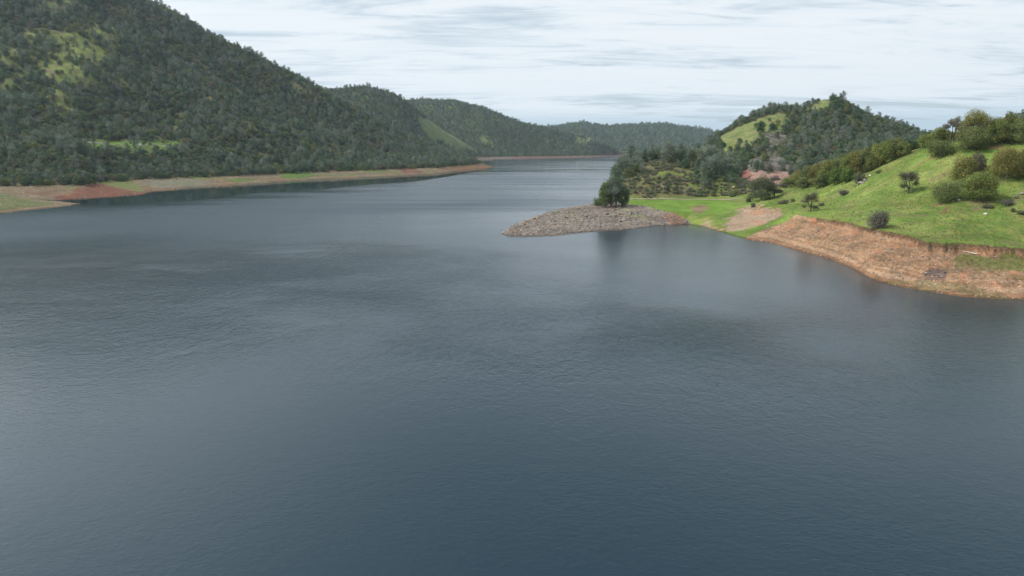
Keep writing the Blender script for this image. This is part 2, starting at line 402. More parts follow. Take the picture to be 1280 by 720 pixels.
gap = ((n60 + .6 * fine) > .42) & mA & ~bankA; put(gap, c3(.125, .145, .05), .75); put(gap & (fine > .3), c3(.13, .10, .065), .6)
sC = soft(cutA, 2, .8) * mA; put(sC, c3(.10, .175, .03)); put(sC * (fine > .15), c3(.09, .10, .045), .7)
put(bankA, tan * c3(.92, .88, .85)); put(bankA & (n60 > .05), c3(.17, .14, .10), .7)
put(bankA & (fbm(X, Y, 40, 3, 61) > .2) & (Z > 3), c3(.13, .15, .055), .7)
bandA = perlin(Z * 1.1 + .5 * n5 + .6 * n60, Z * 0 + 1.2, 89)
put(bankA & (bandA > .1), c3(.28, .20, .15), .6); put(bankA & (bandA < -.12), c3(.13, .10, .075), .7)
put(mA & (Z < 3) & (n60 < -.1), c3(.23, .13, .09), .6)
put(mA & (Z > 1.0) & (Z < 8.8) & (fbm(X, Y, 45, 3, 63) > .28) & (PX > 200) & (Z > 2), c3(.11, .165, .035), .8)
put(soft(bankA & inpoly(PX + 2 * n5, PY, [(62, 247), (88, 240), (110, 228.5), (125, 230), (190, 243), (150, 247), (105, 249.5), (80, 250)]), 4, 1.1) * bankA, c3(.185, .062, .045), .85)
put(bankA & inpoly(PX, PY, [(20, 233), (60, 231), (90, 236), (60, 247), (35, 242)]) & (fine > -.1), c3(.17, .09, .065), .6)
put(bankA & inpoly(PX + 2 * n5, PY, [(495, 210), (515, 207), (530, 216), (510, 219)]) & (fine > -.15), c3(.19, .06, .045), .8)
put(bankA & inpoly(PX, PY, [(545, 210), (600, 204), (618, 210), (575, 214)]), c3(.22, .10, .06), .7)
put(bankA & inpoly(PX + 2 * n5, PY + n5, [(110, 225), (165, 225), (182, 240), (150, 236)]), c3(.16, .18, .06), .8)
put(soft(bankA & inpoly(PX, PY, [(350, 214), (386, 212.5), (384, 222), (352, 224)]), 3, 1) * bankA, c3(.10, .17, .03), .9)
put((LID == idx['s1']) & (Z > 1.0 + .5 * n5), c3(.13, .15, .055), .75)
put((LID == idx['s1']) & (Z <= .9), c3(.25, .17, .12), .9)
rocky[bankA] = .45
rockA = bankA & inpoly(PX, PY, [(170, 226), (240, 224), (270, 229), (200, 236)]); put(rockA, c3(.24, .21, .18), .7); rocky[rockA] = .9
# B, C
for k in ('B1', 'B2', 'C', 'F'):
    m = LID == idx[k]
    put(m, c3(.062, .075, .04)); put(m & (n160 + .5 * n60 > .28), c3(.11, .145, .05), .75)
mB1, mB2 = LID == idx['B1'], LID == idx['B2']
openB = mB1 & inpoly(jx, jy, [(517, 146), (532, 147), (556, 163), (604, 191), (570, 188), (545, 178), (527, 170), (532, 158)])
openB |= mB1 & inpoly(jx, jy, [(480, 132), (500, 128), (505, 145), (488, 148)])
openB |= mB2 & inpoly(jx, jy, [(584, 173), (606, 172), (622, 182), (622, 187), (606, 185)])
openB |= mB2 & inpoly(jx, jy, [(664, 176), (690, 175), (690, 182), (668, 184)])
openB |= (mB2 | (LID == idx['C'])) & inpoly(jx, jy, [(718, 175), (740, 174), (742, 180), (722, 181)])
sB = soft(openB, 3, .5, n60 + .5 * n160); put(sB, c3(.115, .16, .055)); put(sB * (n60 > .2), c3(.12, .13, .06), .6)
put((mB1 | mB2) & (Z < 8.5), c3(.16, .12, .095)); put(mB2 & (Z < 8.5) & (PX > 640), c3(.15, .09, .07))
# D
mD = LID == idx['D']
put(mD, c3(.07, .07, .04)); put(mD & (n60 > .2), c3(.11, .10, .06), .7)
openD = mD & (inpoly(jx, jy, [(892, 180), (905, 168), (926, 156), (950, 146), (985, 140), (988, 156), (976, 170), (958, 172), (946, 182), (912, 186)])
              | inpoly(jx, jy, [(890, 189), (918, 182), (916, 198), (893, 200)]) | inpoly(jx, jy, [(855, 194), (882, 176), (884, 192), (868, 204)])
              | inpoly(jx, jy, [(1002, 138), (1035, 120), (1040, 132), (1018, 142)]) | inpoly(jx, jy, [(1062, 146), (1075, 148), (1072, 153), (1060, 151)]) | inpoly(jx, jy, [(1098, 152), (1112, 158), (1104, 163), (1095, 157)]))
sD = soft(openD, 3, .9) * mD; put(sD, c3(.125, .165, .05)); put(sD * (fine > .05), c3(.17, .17, .075), .7); put(sD * (fine < -.3), c3(.08, .11, .04), .6)
rubD = mD & inpoly(jx, jy, [(955, 172), (974, 163), (987, 180), (998, 216), (930, 216), (940, 200), (956, 186)])
sR = soft(rubD, 4, 1.1) * mD; put(sR, c3(.165, .155, .14)); put(sR * (fine > -.02), c3(.085, .09, .055), .85); rocky += sR
pinkD = soft(mD & inpoly(jx, PY + n5, [(930, 216), (948, 214), (965, 216), (985, 215), (990, 226), (926, 226)]), 3, 1.2) * mD > .5
put(pinkD, c3(.34, .22, .18)); rocky[pinkD] = 1
put(mD & inpoly(PX, PY, [(928, 214), (935, 212), (939, 215), (938, 224), (927, 224)]), c3(.24, .10, .075), .8)
# K
mK = LID == idx['K']
put(mK, c3(.12, .125, .05)); put(mK & (n5 + n60 > .1), c3(.16, .13, .08), .8); put(mK & (n60 > .15), c3(.13, .18, .04), .8)
kshore = mK & (PX < 752) ; put(kshore, c3(.30, .27, .22)); rocky[kshore] = 1
put(mK & (PY > 240) & (PX > 880), c3(.17, .16, .06), .8)
# M
mM = LID == idx['M']
fe = fbm(X, Y, 14, 4, 66)
grass = turf[None, None] * (1 + .35 * n60[..., None]) + c3(.05, .02, .015) * np.clip(fe, 0, 1)[..., None] * 1.2
put(mM, 0); colr[mM] = grass[mM]
put(mM & (fbm(X, Y, 22, 5, 97) > .15), c3(.20, .205, .07), .45)
tr_ = np.sin((Z * 1.0 + .8 * n60) * 2 * np.pi / 1.3); put(mM & (tr_ > .75) & (n5 > -.1) & (Z > 11), c3(.19, .18, .08), .45)
put(mM & (fbm(X, Y, 11, 3, 98) > .5) & (Z > 9), c3(.17, .135, .075), .6)
darker = mM & (fe < -.25); put(darker, c3(.105, .165, .03), .7)
spit = mM & inpoly(jx * .3 + PX * .7, jy * .3 + PY * .7, [(620, 300), (620, 280), (700, 255), (735, 240), (790, 257), (815, 258), (840, 266), (862, 276), (862, 290), (850, 300)])
put(spit, c3(.205, .180, .15)); rocky[spit] = np.clip(.55 + 1.2 * fine, .1, 1)[spit]
put(spit & (fine < -.15), c3(.225, .19, .155), .7); put(spit & (fbm(X, Y, 20, 3, 411) > .25), c3(.13, .11, .10), .75)
put(spit & (n60 > .2), c3(.17, .14, .12), .8); put(spit & (fe > .35) & (PY < 275), c3(.17, .19, .08), .6)
put(soft(mM & inpoly(jx, PY, [(830, 268), (866, 270), (860, 280), (825, 281)]), 8, 1.3) * mM, c3(.24, .14, .085), .75)
put(mM & inpoly(jx, PY, [(783, 250), (900, 250), (925, 256), (900, 268), (860, 268), (820, 262)]), c3(.115, .205, .028), .85)
put(mM & inpoly(jx, jy, [(862, 259), (880, 256), (890, 262), (872, 268)]), c3(.20, .14, .09), .85)
bareM = mM & (inpoly(jx, jy, [(905, 276), (925, 264), (950, 258), (975, 262), (985, 268), (968, 275), (925, 289), (906, 287)]) | inpoly(jx, PY, [(872, 280), (885, 274), (890, 284), (910, 287), (922, 290), (908, 291), (890, 287)]))
sM = soft(bareM, 5, 1.1); put(sM * mM, c3(.31, .225, .165), .9); rocky += sM * mM * .4; put(sM * mM * (fine > .25), c3(.30, .15, .09), .6)
bank = mM & (R2 < MR[3][None] - .4) & inpoly(PX, PY, [(925, 300), (955, 287), (985, 276), (1000, 262), (1300, 270), (1450, 300), (1450, 420), (925, 420)])
put(bank, c3(.335, .232, .142)); rocky[bank] = .35
put(bank & (fe > .2), c3(.24, .18, .115), .7)
put(bank & (fbm(X, Y, 9, 3, 71) > .25), c3(.32, .195, .12), .6)
put(bank & (R2 > MR[3][None] - 4.5) & (PX > 1010), c3(.30, .13, .07), np.clip(.55 + 1.6 * fe, 0, 1) * (1 - .7 * sstep(1190, 1240, PX)))
put(bank & (Z < 1.0), c3(.27, .165, .10), .7)
band = perlin(Z * 1.7 + .35 * n5, Z * 0 + 4.4, 88)
put(bank & (band > .12), c3(.41, .30, .21), .65); put(bank & (band < -.18), c3(.22, .145, .095), .6)
gul = fbm(X * .35 + Y * .9, X * .9 - Y * .35, 7, 4, 93); gul2 = fbm(X * .9 + Y * .2, (X * -.2 + Y * .9) * .35, 3.5, 3, 94)
put(bank & (gul2 > .22) & (Z > 2), c3(.365, .23, .145), .6); put(bank & (gul2 < -.3) & (Z > 2), c3(.19, .135, .085), .6)
gst = mM & bank & inpoly(jx, PY + 1.2 * n5, [(1172, 323), (1205, 319), (1300, 318), (1450, 322), (1450, 345), (1240, 336), (1195, 333)])
sG = soft(gst, 5, 1.2) * bank; put(sG, c3(.13, .155, .05), .9); put(sG * (fine > .2), c3(.22, .18, .10), .6)
put(bank & inpoly(jx, PY + n5, [(1150, 342), (1172, 334), (1186, 340), (1180, 350), (1160, 350)]), c3(.14, .10, .10), .8)
put(bank & inpoly(PX + 2 * n5, PY + n5, [(1198, 342), (1210, 340), (1208, 356), (1200, 356)]), c3(.32, .13, .08), .45)
gg = bank & inpoly(jx, PY, [(1100, 352), (1250, 345), (1300, 345), (1300, 380), (1100, 380)]) & (fe < -.15); put(gg, c3(.16, .15, .07), .6)
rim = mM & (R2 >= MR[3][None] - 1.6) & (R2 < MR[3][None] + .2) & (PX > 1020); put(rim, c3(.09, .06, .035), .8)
put(mM & inpoly(PX + n5, PY, [(1176, 267.5), (1186, 256), (1189, 257.5), (1180, 268)]), c3(.15, .08, .045), .95)
put(mM & (Z > 14) & inpoly(jx, PY, [(1235, 183), (1255, 181), (1256, 185), (1236, 187)]), c3(.22, .14, .08), .8)
put(mM & (Z > 10) & inpoly(jx, jy, [(1205, 248), (1230, 247), (1240, 262), (1215, 262)]), c3(.15, .13, .07), .5)
colr[bankA] *= np.array([.72, .81, .70])
colr[mB2 & (Z < 8.5)] *= np.array([.75, .82, .85])
colr[bank] *= np.array([.90, .84, .78])
wet = (Z < .35) & (Z > -1.5); colr[wet] *= .55
colr[Z < -1] = c3(.07, .075, .05)

nr, ntn = Z.shape
vid = np.arange(nr * ntn).reshape(nr, ntn)
FQ = np.stack([vid[:-1, :-1], vid[:-1, 1:], vid[1:, 1:], vid[1:, :-1]], -1)
LF = LID[:-1, :-1].copy()
LF[(LF == idx['M']) & (PX[:-1, :-1] > 955)] = 20      # grass slope
LF[LF == idx['s1']] = idx['A']
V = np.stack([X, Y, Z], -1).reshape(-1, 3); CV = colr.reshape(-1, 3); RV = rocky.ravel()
TERR = {0: ('lake_bed', 'muddy bed of the reservoir under the water and land beyond the far ridges', 'lake bed'),
        idx['A']: ('hill', 'steep dark wooded hill rising from the left shore out of the picture', 'hill'),
        idx['B1']: ('hill', 'wooded ridge with a pale green flank just behind the left hill', 'hill'),
        idx['B2']: ('hill', 'long wooded ridge above the far red shore in the middle', 'hill'),
        idx['C']: ('hill', 'faint blue low ridge farthest away under the sky', 'hill'),
        idx['D']: ('hill', 'pointed wooded hill with grassy left shoulder and grey rock slide', 'hill'),
        idx['F']: ('hill', 'distant hill top peeping over the oaks at the right edge', 'hill'),
        idx['K']: ('hill', 'low knob dotted with shrubs behind the gravel spit', 'hill'),
        idx['M']: ('shore', 'grey stony spit and low green meadow running into the lake', 'shore'),
        20: ('hill', 'bright green grass slope above an eroded orange bank', 'hill')}
for k, (nm_, lab, cat) in TERR.items():
    f = FQ[LF == k].reshape(-1, 4)
    if not len(f): continue
    u, inv = np.unique(f, return_inverse=True)
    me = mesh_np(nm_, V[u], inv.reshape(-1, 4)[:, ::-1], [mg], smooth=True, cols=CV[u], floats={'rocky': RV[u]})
    tag(link(nm_, me), lab, cat, kind='structure')

# hills behind the viewer close the basin
tb = np.radians(np.arange(78, 282.1, 2.0)); rb = np.array([450, 600, 800, 1100, 1500, 2200, 3500, 7000.])
zb = np.array([-16, 3, 60, 130, 170, 150, 120, 70.])
tb2, rb2 = np.meshgrid(tb, rb); xb = rb2 * np.sin(tb2); yb = rb2 * np.cos(tb2)
zz = zb[:, None] + np.where(rb2 > 600, 25 * fbm(xb, yb, 500, 3, 5), 0)
v2 = np.arange(tb2.size).reshape(tb2.shape)
me = mesh_np('hill', np.stack([xb, yb, zz], -1).reshape(-1, 3), np.stack([v2[:-1, :-1], v2[1:, :-1], v2[1:, 1:], v2[:-1, 1:]], -1).reshape(-1, 4), [mg], smooth=True,
             cols=np.tile(c3(.07, .08, .04), (tb2.size, 1)), floats={'rocky': np.zeros(tb2.size)})
tag(link('hill', me), 'wooded basin hills on the shore behind the viewpoint', 'hill', kind='structure')

# ---------------------------------------------------------------- water
tw = np.radians(np.concatenate([np.arange(-180, -45, 5), np.arange(-45, 45, .2), np.arange(45, 181, 5)])); 
rw = [2.0]
while rw[-1] < 7000: rw.append(rw[-1] * (1.15 if rw[-1] < 60 else 1.009 if rw[-1] < 1500 else 1.03))
rw = np.array(rw); tw2, rw2 = np.meshgrid(tw, rw); xw = rw2 * np.sin(tw2); yw = rw2 * np.cos(tw2)
pts = sorted(P(px=a, py=b_, z=0)[:2] for a, b_ in ((-400, 262), (0, 258), (60, 256.5), (100, 256.3), (200, 253.5), (270, 249), (300, 244), (330, 240), (400, 236.5), (450, 232), (520, 227), (560, 221), (600, 214), (617, 211)))
rbnd = np.interp(tw, [p[0] for p in pts], [p[1] for p in pts], right=1e5)
wn = fbm(xw, yw, 90, 3, 91)
calm = sstep(-6, 6, rw2 - rbnd[None] + 10 * wn) * (tw2 < ray(617, 210)[0])
def blob(px, py, a, b_):
    th, r, _ = P(px=px, py=py, z=0); x0, y0 = r * math.sin(th), r * math.cos(th)
    return np.exp(-(((xw - x0) / a) ** 2 + ((yw - y0) / b_) ** 2))
breeze = np.clip(blob(30, 290, 60, 45) * .8 + blob(210, 272, 110, 60) + blob(400, 256, 120, 90) + blob(560, 245, 120, 110) + blob(640, 225, 140, 160) + blob(380, 300, 90, 50) * .8, 0, 1)
wx, wy = fbm(xw, yw, 40, 4, 92), fbm(xw, yw * 2, 60, 4, 95)
chop = np.clip((blob(130, 340, 75, 55) * 1.3 + blob(420, 330, 60, 60) * .7 + blob(900, 430, 45, 30) * .55 + blob(720, 420, 35, 22) * .5 + blob(560, 380, 60, 40) * .35) * (1 + .8 * wx + .6 * wy), 0, 1.3)
_a, _b = P(px=190, py=452, z=0), P(px=420, py=402, z=0)
ax_, ay_, bx_, by_ = _a[1] * math.sin(_a[0]), _a[1] * math.cos(_a[0]), _b[1] * math.sin(_b[0]), _b[1] * math.cos(_b[0])
tt = np.clip(((xw - ax_) * (bx_ - ax_) + (yw - ay_) * (by_ - ay_)) / ((bx_ - ax_) ** 2 + (by_ - ay_) ** 2), 0, 1)
dd = np.hypot(xw - ax_ - tt * (bx_ - ax_), yw - ay_ - tt * (by_ - ay_) - 3 * np.sin(tt * 3))
slick = np.exp(-(dd / 1.6) ** 2) * np.sin(np.pi * tt) ** .5
calm = np.maximum(calm, .8 * slick)
vw = np.arange(tw2.size).reshape(tw2.shape)
wm, nt, b, _ = newmat('lake_water')
geo = nt.nodes.new('ShaderNodeNewGeometry').outputs['Position']
ca = N(nt, 'ShaderNodeAttribute', attribute_name='calm').outputs['Fac']
def mapping(nt, v, rot, scale):
    n = nt.nodes.new('ShaderNodeMapping'); nt.links.new(v, n.inputs[0]); n.inputs['Rotation'].default_value = (0, 0, rot); n.inputs['Scale'].default_value = scale; return n.outputs[0]
big = noise(nt, mapping(nt, geo, .1, (.004, .009, 1)), 1, 4, .55, .6)        # gust patches
streak = noise(nt, mapping(nt, geo, .06, (.0016, .014, 1)), 1, 4, .6, .8)    # wind lanes
gust = maprange(nt, big, .38, .66, .68, 1.0, True)
sy = nt.nodes.new('ShaderNodeSeparateXYZ'); nt.links.new(geo, sy.inputs[0])
far = maprange(nt, sy.outputs[1], 300, 520, 0, 1, True)
lane = maprange(nt, streak, .40, .56, .22, 1.0, True)
lane = mathn(nt, 'ADD', mathn(nt, 'MULTIPLY', lane, far), mathn(nt, 'MULTIPLY', mathn(nt, 'SUBTRACT', 1.0, far), .8))
wind = mathn(nt, 'MULTIPLY', mathn(nt, 'MULTIPLY', gust, lane), mathn(nt, 'SUBTRACT', 1.0, mathn(nt, 'MULTIPLY', ca, .97)))
w1 = noise(nt, mapping(nt, geo, .45, (1.0, 1.5, 1)), 1, 3, .6, .4)
w2_ = noise(nt, mapping(nt, geo, -.35, (.32, .42, 1)), 1, 3, .6, .3)
w3 = noise(nt, mapping(nt, geo, .15, (2.2, 4.2, 1)), 1, 3, .6, 0)
hw = mathn(nt, 'ADD', mathn(nt, 'ADD', mathn(nt, 'MULTIPLY', w1, .13), mathn(nt, 'MULTIPLY', w2_, .14)), mathn(nt, 'MULTIPLY', w3, .055))
chp = N(nt, 'ShaderNodeAttribute', attribute_name='chop').outputs['Fac']
w4 = noise(nt, mapping(nt, geo, .15, (.60, .34, 1)), 1, 3, .65, .5)
w5 = noise(nt, mapping(nt, geo, -.2, (1.7, .95, 1)), 1, 2, .6, .3)
hw = mathn(nt, 'MULTIPLY', hw, mathn(nt, 'ADD', mathn(nt, 'MULTIPLY', mathn(nt, 'MULTIPLY', wind, maprange(nt, sy.outputs[1], 200, 900, 1, .75)), mathn(nt, 'ADD', mathn(nt, 'MULTIPLY', chp, 1.5), .7)), .05))
ch2 = mathn(nt, 'MULTIPLY', mathn(nt, 'MULTIPLY', mathn(nt, 'ADD', mathn(nt, 'MULTIPLY', chp, 1.15), .035), mathn(nt, 'SUBTRACT', 1.0, ca)), maprange(nt, noise(nt, geo, .03, 3, .6), .35, .6, .6, 1, True))
hw = mathn(nt, 'ADD', hw, mathn(nt, 'MULTIPLY', ch2, mathn(nt, 'ADD', mathn(nt, 'MULTIPLY', w4, 1.0), mathn(nt, 'MULTIPLY', w5, .4))))
nt.links.new(bump(nt, hw, .55, 1.0).outputs[0], b.inputs['Normal'])
b.inputs['Base Color'].default_value = (.009, .026, .038, 1)
brz = mathn(nt, 'MULTIPLY', N(nt, 'ShaderNodeAttribute', attribute_name='breeze').outputs['Fac'], mathn(nt, 'SUBTRACT', 1.0, ca))
nt.links.new(mathn(nt, 'ADD', maprange(nt, wind, 0, 1, .05, .20), mathn(nt, 'MULTIPLY', brz, mathn(nt, 'MAXIMUM', mathn(nt, 'SUBTRACT', .22, mathn(nt, 'MULTIPLY', N(nt, 'ShaderNodeAttribute', attribute_name='chop').outputs['Fac'], .25)), 0.0))), b.inputs['Roughness'])
b.inputs['IOR'].default_value = 1.333
me = mesh_np('water', np.stack([xw, yw, 0 * xw], -1).reshape(-1, 3), np.stack([vw[:-1, :-1], vw[1:, :-1], vw[1:, 1:], vw[:-1, 1:]], -1).reshape(-1, 4)[:, ::-1] * 1, [wm], floats={'calm': calm.ravel(), 'chop': chop.ravel(), 'breeze': breeze.ravel()})
# centre cap
wat = link('water', me); tag(wat, 'dark blue rippled water of the long reservoir', 'lake', kind='structure')

# ---------------------------------------------------------------- foliage materials
def leafmat(name, ramp, patch=None, bright=1.0):
    m, nt, b, out = newmat(name)
    oi = nt.nodes.new('ShaderNodeObjectInfo')
    cr = nt.nodes.new('ShaderNodeValToRGB'); nt.links.new(oi.outputs['Random'], cr.inputs[0])
    el = cr.color_ramp.elements
    while len(el) < len(ramp): el.new(.5)
    for i, (p, c) in enumerate(ramp): el[i].position = p; el[i].color = (*[q * bright for q in c], 1)
    cr.color_ramp.interpolation = 'LINEAR'
    tint = N(nt, 'ShaderNodeAttribute', attribute_name='tint').outputs['Fac']
    c = cr.outputs[0]
    if patch is not None:
        tc = nt.nodes.new('ShaderNodeTexCoord').outputs['Object']
        c = mix(nt, maprange(nt, noise(nt, tc, patch[1], 3, .6), .44, .60, 0, patch[2]), c, patch[0])
    c = scalecol(nt, c, maprange(nt, tint, 0, 1, .55, 1.5))
    nt.links.new(c, b.inputs['Base Color']); b.inputs['Roughness'].default_value = .75; b.inputs['Specular IOR Level'].default_value = .2
    tr = nt.nodes.new('ShaderNodeBsdfTranslucent'); nt.links.new(c, tr.inputs[0])
    ms = nt.nodes.new('ShaderNodeMixShader'); ms.inputs[0].default_value = .22
    nt.links.new(b.outputs[0], ms.inputs[1]); nt.links.new(tr.outputs[0], ms.inputs[2]); nt.links.new(ms.outputs[0], out.inputs['Surface'])
    return m
def barkmat(name, c):
    m, nt, b, _ = newmat(name)
    tc = nt.nodes.new('ShaderNodeTexCoord').outputs['Object']
    f = noise(nt, tc, 3, 5, .7)
    nt.links.new(mix(nt, maprange(nt, f, .3, .7, 0, 1), tuple(q * .6 for q in c), tuple(min(1, q * 1.4) for q in c)), b.inputs['Base Color']); b.inputs['Roughness'].default_value = .9
    return m
G = leafmat
L_oak = G('oak_leaves', bright=1.2, ramp=[(0, (.070, .115, .050)), (.3, (.048, .085, .048)), (.55, (.09, .13, .048)), (.8, (.150, .160, .055)), (.9, (.06, .085, .045)), (1, (.12, .095, .06))])
L_pine = G('grey_pine_needles', bright=1.12, ramp=[(0, (.105, .145, .095)), (.35, (.17, .20, .15)), (.6, (.065, .10, .06)), (.85, (.13, .165, .11)), (1, (.20, .22, .175))])
L_twig = G('bare_twigs', [(0, (.15, .14, .11)), (.5, (.18, .165, .13)), (1, (.14, .135, .10))])
L_gold = G('golden_oak_leaves', bright=1.15, ramp=[(0, (.165, .20, .05)), (.5, (.13, .18, .045)), (1, (.18, .18, .05))], patch=((.24, .16, .06), .30, .45))
L_green = G('fresh_green_leaves', [(0, (.12, .19, .04)), (1, (.11, .17, .04))])
L_sage = G('sage_leaves', [(0, (.17, .175, .12)), (.4, (.12, .145, .07)), (.7, (.20, .185, .135)), (1, (.14, .18, .08))])
L_olive = G('olive_leaves', [(0, (.155, .175, .06)), (1, (.13, .16, .055))])
L_dusk = G('dusky_leaves', [(0, (.115, .135, .07)), (1, (.14, .14, .08))], ((.15, .13, .09), .4, .6))
BK = barkmat('bark', (.10, .085, .07)); BKp = barkmat('pale_bark', (.2, .18, .16))

# ---------------------------------------------------------------- tree builder
def tube(path, radii, n=6):
    path = np.asarray(path, float); V_ = []; F_ = []
    for i, p in enumerate(path):
        t = path[min(i + 1, len(path) - 1)] - path[max(i - 1, 0)]; t /= np.linalg.norm(t) + 1e-9
        a = np.cross(t, [0.31, .95, .05]); a /= np.linalg.norm(a) + 1e-9; c = np.cross(t, a)
        for k in range(n):
            q = 2 * math.pi * k / n; V_.append(p + radii[i] * (math.cos(q) * a + math.sin(q) * c))
    for i in range(len(path) - 1):
        for k in range(n):
            F_.append((i * n + k, i * n + (k + 1) % n, (i + 1) * n + (k + 1) % n, (i + 1) * n + k))
    return np.array(V_), np.array(F_)

def make_tree(seed, h, w, nleaf, leaf, form='oak'):
    """returns trunk (V,F) and crown (V,F,tint) in metres, base at the origin"""
    g = np.random.default_rng(seed)
    lobes = []
    if form == 'pine':
        nl = 13; y0 = .10
        for i in range(nl):
            t = y0 + (1 - y0) * (i + .5) / nl
            wr = w * .5 * (.45 + .75 * math.sin(math.pi * (.12 + .80 * (t - y0) / (1 - y0)))) * .85 * g.uniform(.5, 1.05); q = g.uniform(0, 6.28)
            lobes.append(((wr * .55 * math.cos(q), wr * .55 * math.sin(q), h * t), (max(wr * .75, .5), max(wr * .75, .5), h * .10)))
        lobes.append(((0, 0, h * .90), (w * .22, w * .22, h * .08)))
    elif form == 'shrub':
        for i in range(11):
            q = g.uniform(0, 6.28); rr_ = w * .30 * math.sqrt(g.random())
            s = g.uniform(.22, .36)
            lobes.append(((rr_ * math.cos(q), rr_ * math.sin(q), h * g.uniform(.22, .62)), (w * s, w * s, h * s * 1.05)))
    elif form == 'open':
        for i in range(13):
            q = i * 2.4 + g.uniform(-.4, .4); rr_ = w * g.uniform(.15, .42)
            lobes.append(((rr_ * math.cos(q), rr_ * math.sin(q), h * g.uniform(.22, .93)), (w * g.uniform(.12, .22), w * g.uniform(.12, .22), h * g.uniform(.07, .16))))
    else:
        nl = 15
        for i in range(nl):
            q = i * 2.4 + g.uniform(-.5, .5); rr_ = w * .33 * math.sqrt((i + .5) / nl)
            zc = h * (.88 - .42 * (rr_ / (w * .33)) ** 1.6 * g.uniform(.5, 1.2))
            s = g.uniform(.15, .24)
            lobes.append(((rr_ * math.cos(q), rr_ * math.sin(q), zc - h * .08), (w * s, w * s, h * s * .95)))
        for i in range(7):
            q = i * .9 + g.uniform(-.3, .3); rr_ = w * g.uniform(.24, .34)
            lobes.append(((rr_ * math.cos(q), rr_ * math.sin(q), h * g.uniform(.14, .34)), (w * .18, w * .18, h * .15)))
    vol = np.array([l[1][0] ** 2 for l in lobes]); pk = g.choice(len(lobes), nleaf, p=vol / vol.sum())
    C_ = np.array([l[0] for l in lobes])[pk]; E_ = np.array([l[1] for l in lobes])[pk]
    d = g.normal(size=(nleaf, 3)); d /= np.linalg.norm(d, axis=1)[:, None]
    rad = g.uniform(.55, 1.0, nleaf)[:, None] ** .6 * (1 + (.34 if form in ('open', 'pine') else .26 if form == 'shrub' else .18) * g.normal(size=(nleaf, 1)))
    c = C_ + d * E_ * rad
    c[:, 2] = np.maximum(c[:, 2], .05 * h * g.random(nleaf))
    nrm = d * .9 + g.normal(size=(nleaf, 3)) * .65; nrm[:, 2] += .25; nrm /= np.linalg.norm(nrm, axis=1)[:, None]
    a = np.cross(nrm, g.normal(size=(nleaf, 3))); a /= np.linalg.norm(a, axis=1)[:, None] + 1e-9; b_ = np.cross(nrm, a)
    s = (leaf * g.uniform(.6, 1.35, nleaf))[:, None]
    if form == 'pine': a[:, 2] += .6
    V_ = np.stack([c - a * s * .6, c - b_ * s * .38, c + a * s * .6, c + b_ * s * .38], 1).reshape(-1, 3)
    F_ = np.arange(nleaf * 4).reshape(-1, 4)
    lt = g.random(len(lobes))[pk] * .6 + g.random(nleaf) * .4
    tint = np.repeat(lt, 4)
    # trunk and limbs
    tv, tf, off = [], [], 0
    tr = max(.03 * h, .09)
    def addt(p, r):
        nonlocal off
        v, f = tube(p, r, 5); tv.append(v); tf.append(f + off); off += len(v)
    bend = g.normal(size=2) * .03 * h
    if form == 'pine':
        addt([(0, 0, -.5), (bend[0] * .5, bend[1] * .5, h * .35), (bend[0], bend[1], h * .7), (0, 0, h * .97)], [tr * .9, tr * .7, tr * .4, .03])
        use = range(0, len(lobes), 1)
        for i in use:
            l = lobes[i][0]; addt([(bend[0] * .6, bend[1] * .6, l[2] - h * .05), (l[0], l[1], l[2])], [tr * .25, .03])
    else:
        zf = h * (.12 if form == 'shrub' else .22)
        addt([(0, 0, -.5), (bend[0] * .4, bend[1] * .4, zf * .5), (bend[0], bend[1], zf)], [tr * 1.2, tr, tr * .85])
        for i in range(0, len(lobes), 1 if form == 'open' else 2):
            l = np.array(lobes[i][0]); mid = l * (.5, .5, .55) + g.normal(size=3) * .03 * h; mid[2] = max(mid[2], zf * 1.05)
            addt([(bend[0], bend[1], zf * .92), mid, l], [tr * .5, tr * .3, .04])
    return (np.concatenate(tv), np.concatenate(tf)), (V_, F_, tint)

def tree_meshes(key, seed, h, w, nleaf, leaf, form, lm, bm=None):
    (tv, tf), (cv, cf, ti) = make_tree(seed, h, w, nleaf, leaf, form)
    return (mesh_np(key + '_trunk', tv, tf, [bm or BK], smooth=True), mesh_np(key + '_crown', cv, cf, [lm], floats={'tint': ti}))
def tree_joined(key, seed, h, w, nleaf, leaf, form, lm, bm=None):
    (tv, tf), (cv, cf, ti) = make_tree(seed, h, w, nleaf, leaf, form)
    return mesh_np(key, np.concatenate([tv, cv]), np.concatenate([tf, cf + len(tv)]), [bm or BK, lm], np.r_[np.zeros(len(tf)), np.ones(len(cf))],
                   floats={'tint': np.r_[np.full(len(tv), .5), ti]})

def place_tree(name, meshes, loc, label, cat, group=None, scale=(1, 1, 1), rot=0):
    e = bpy.data.objects.new(name, None); COL.objects.link(e); e.empty_display_size = 1
    e.location = loc; e.scale = scale; e.rotation_euler = (0, 0, rot)
    tag(e, label, cat, group)
    for pn, me in zip(('trunk', 'crown'), meshes):
        o = bpy.data.objects.new(pn, me); COL.objects.link(o); o.parent = e
    return e

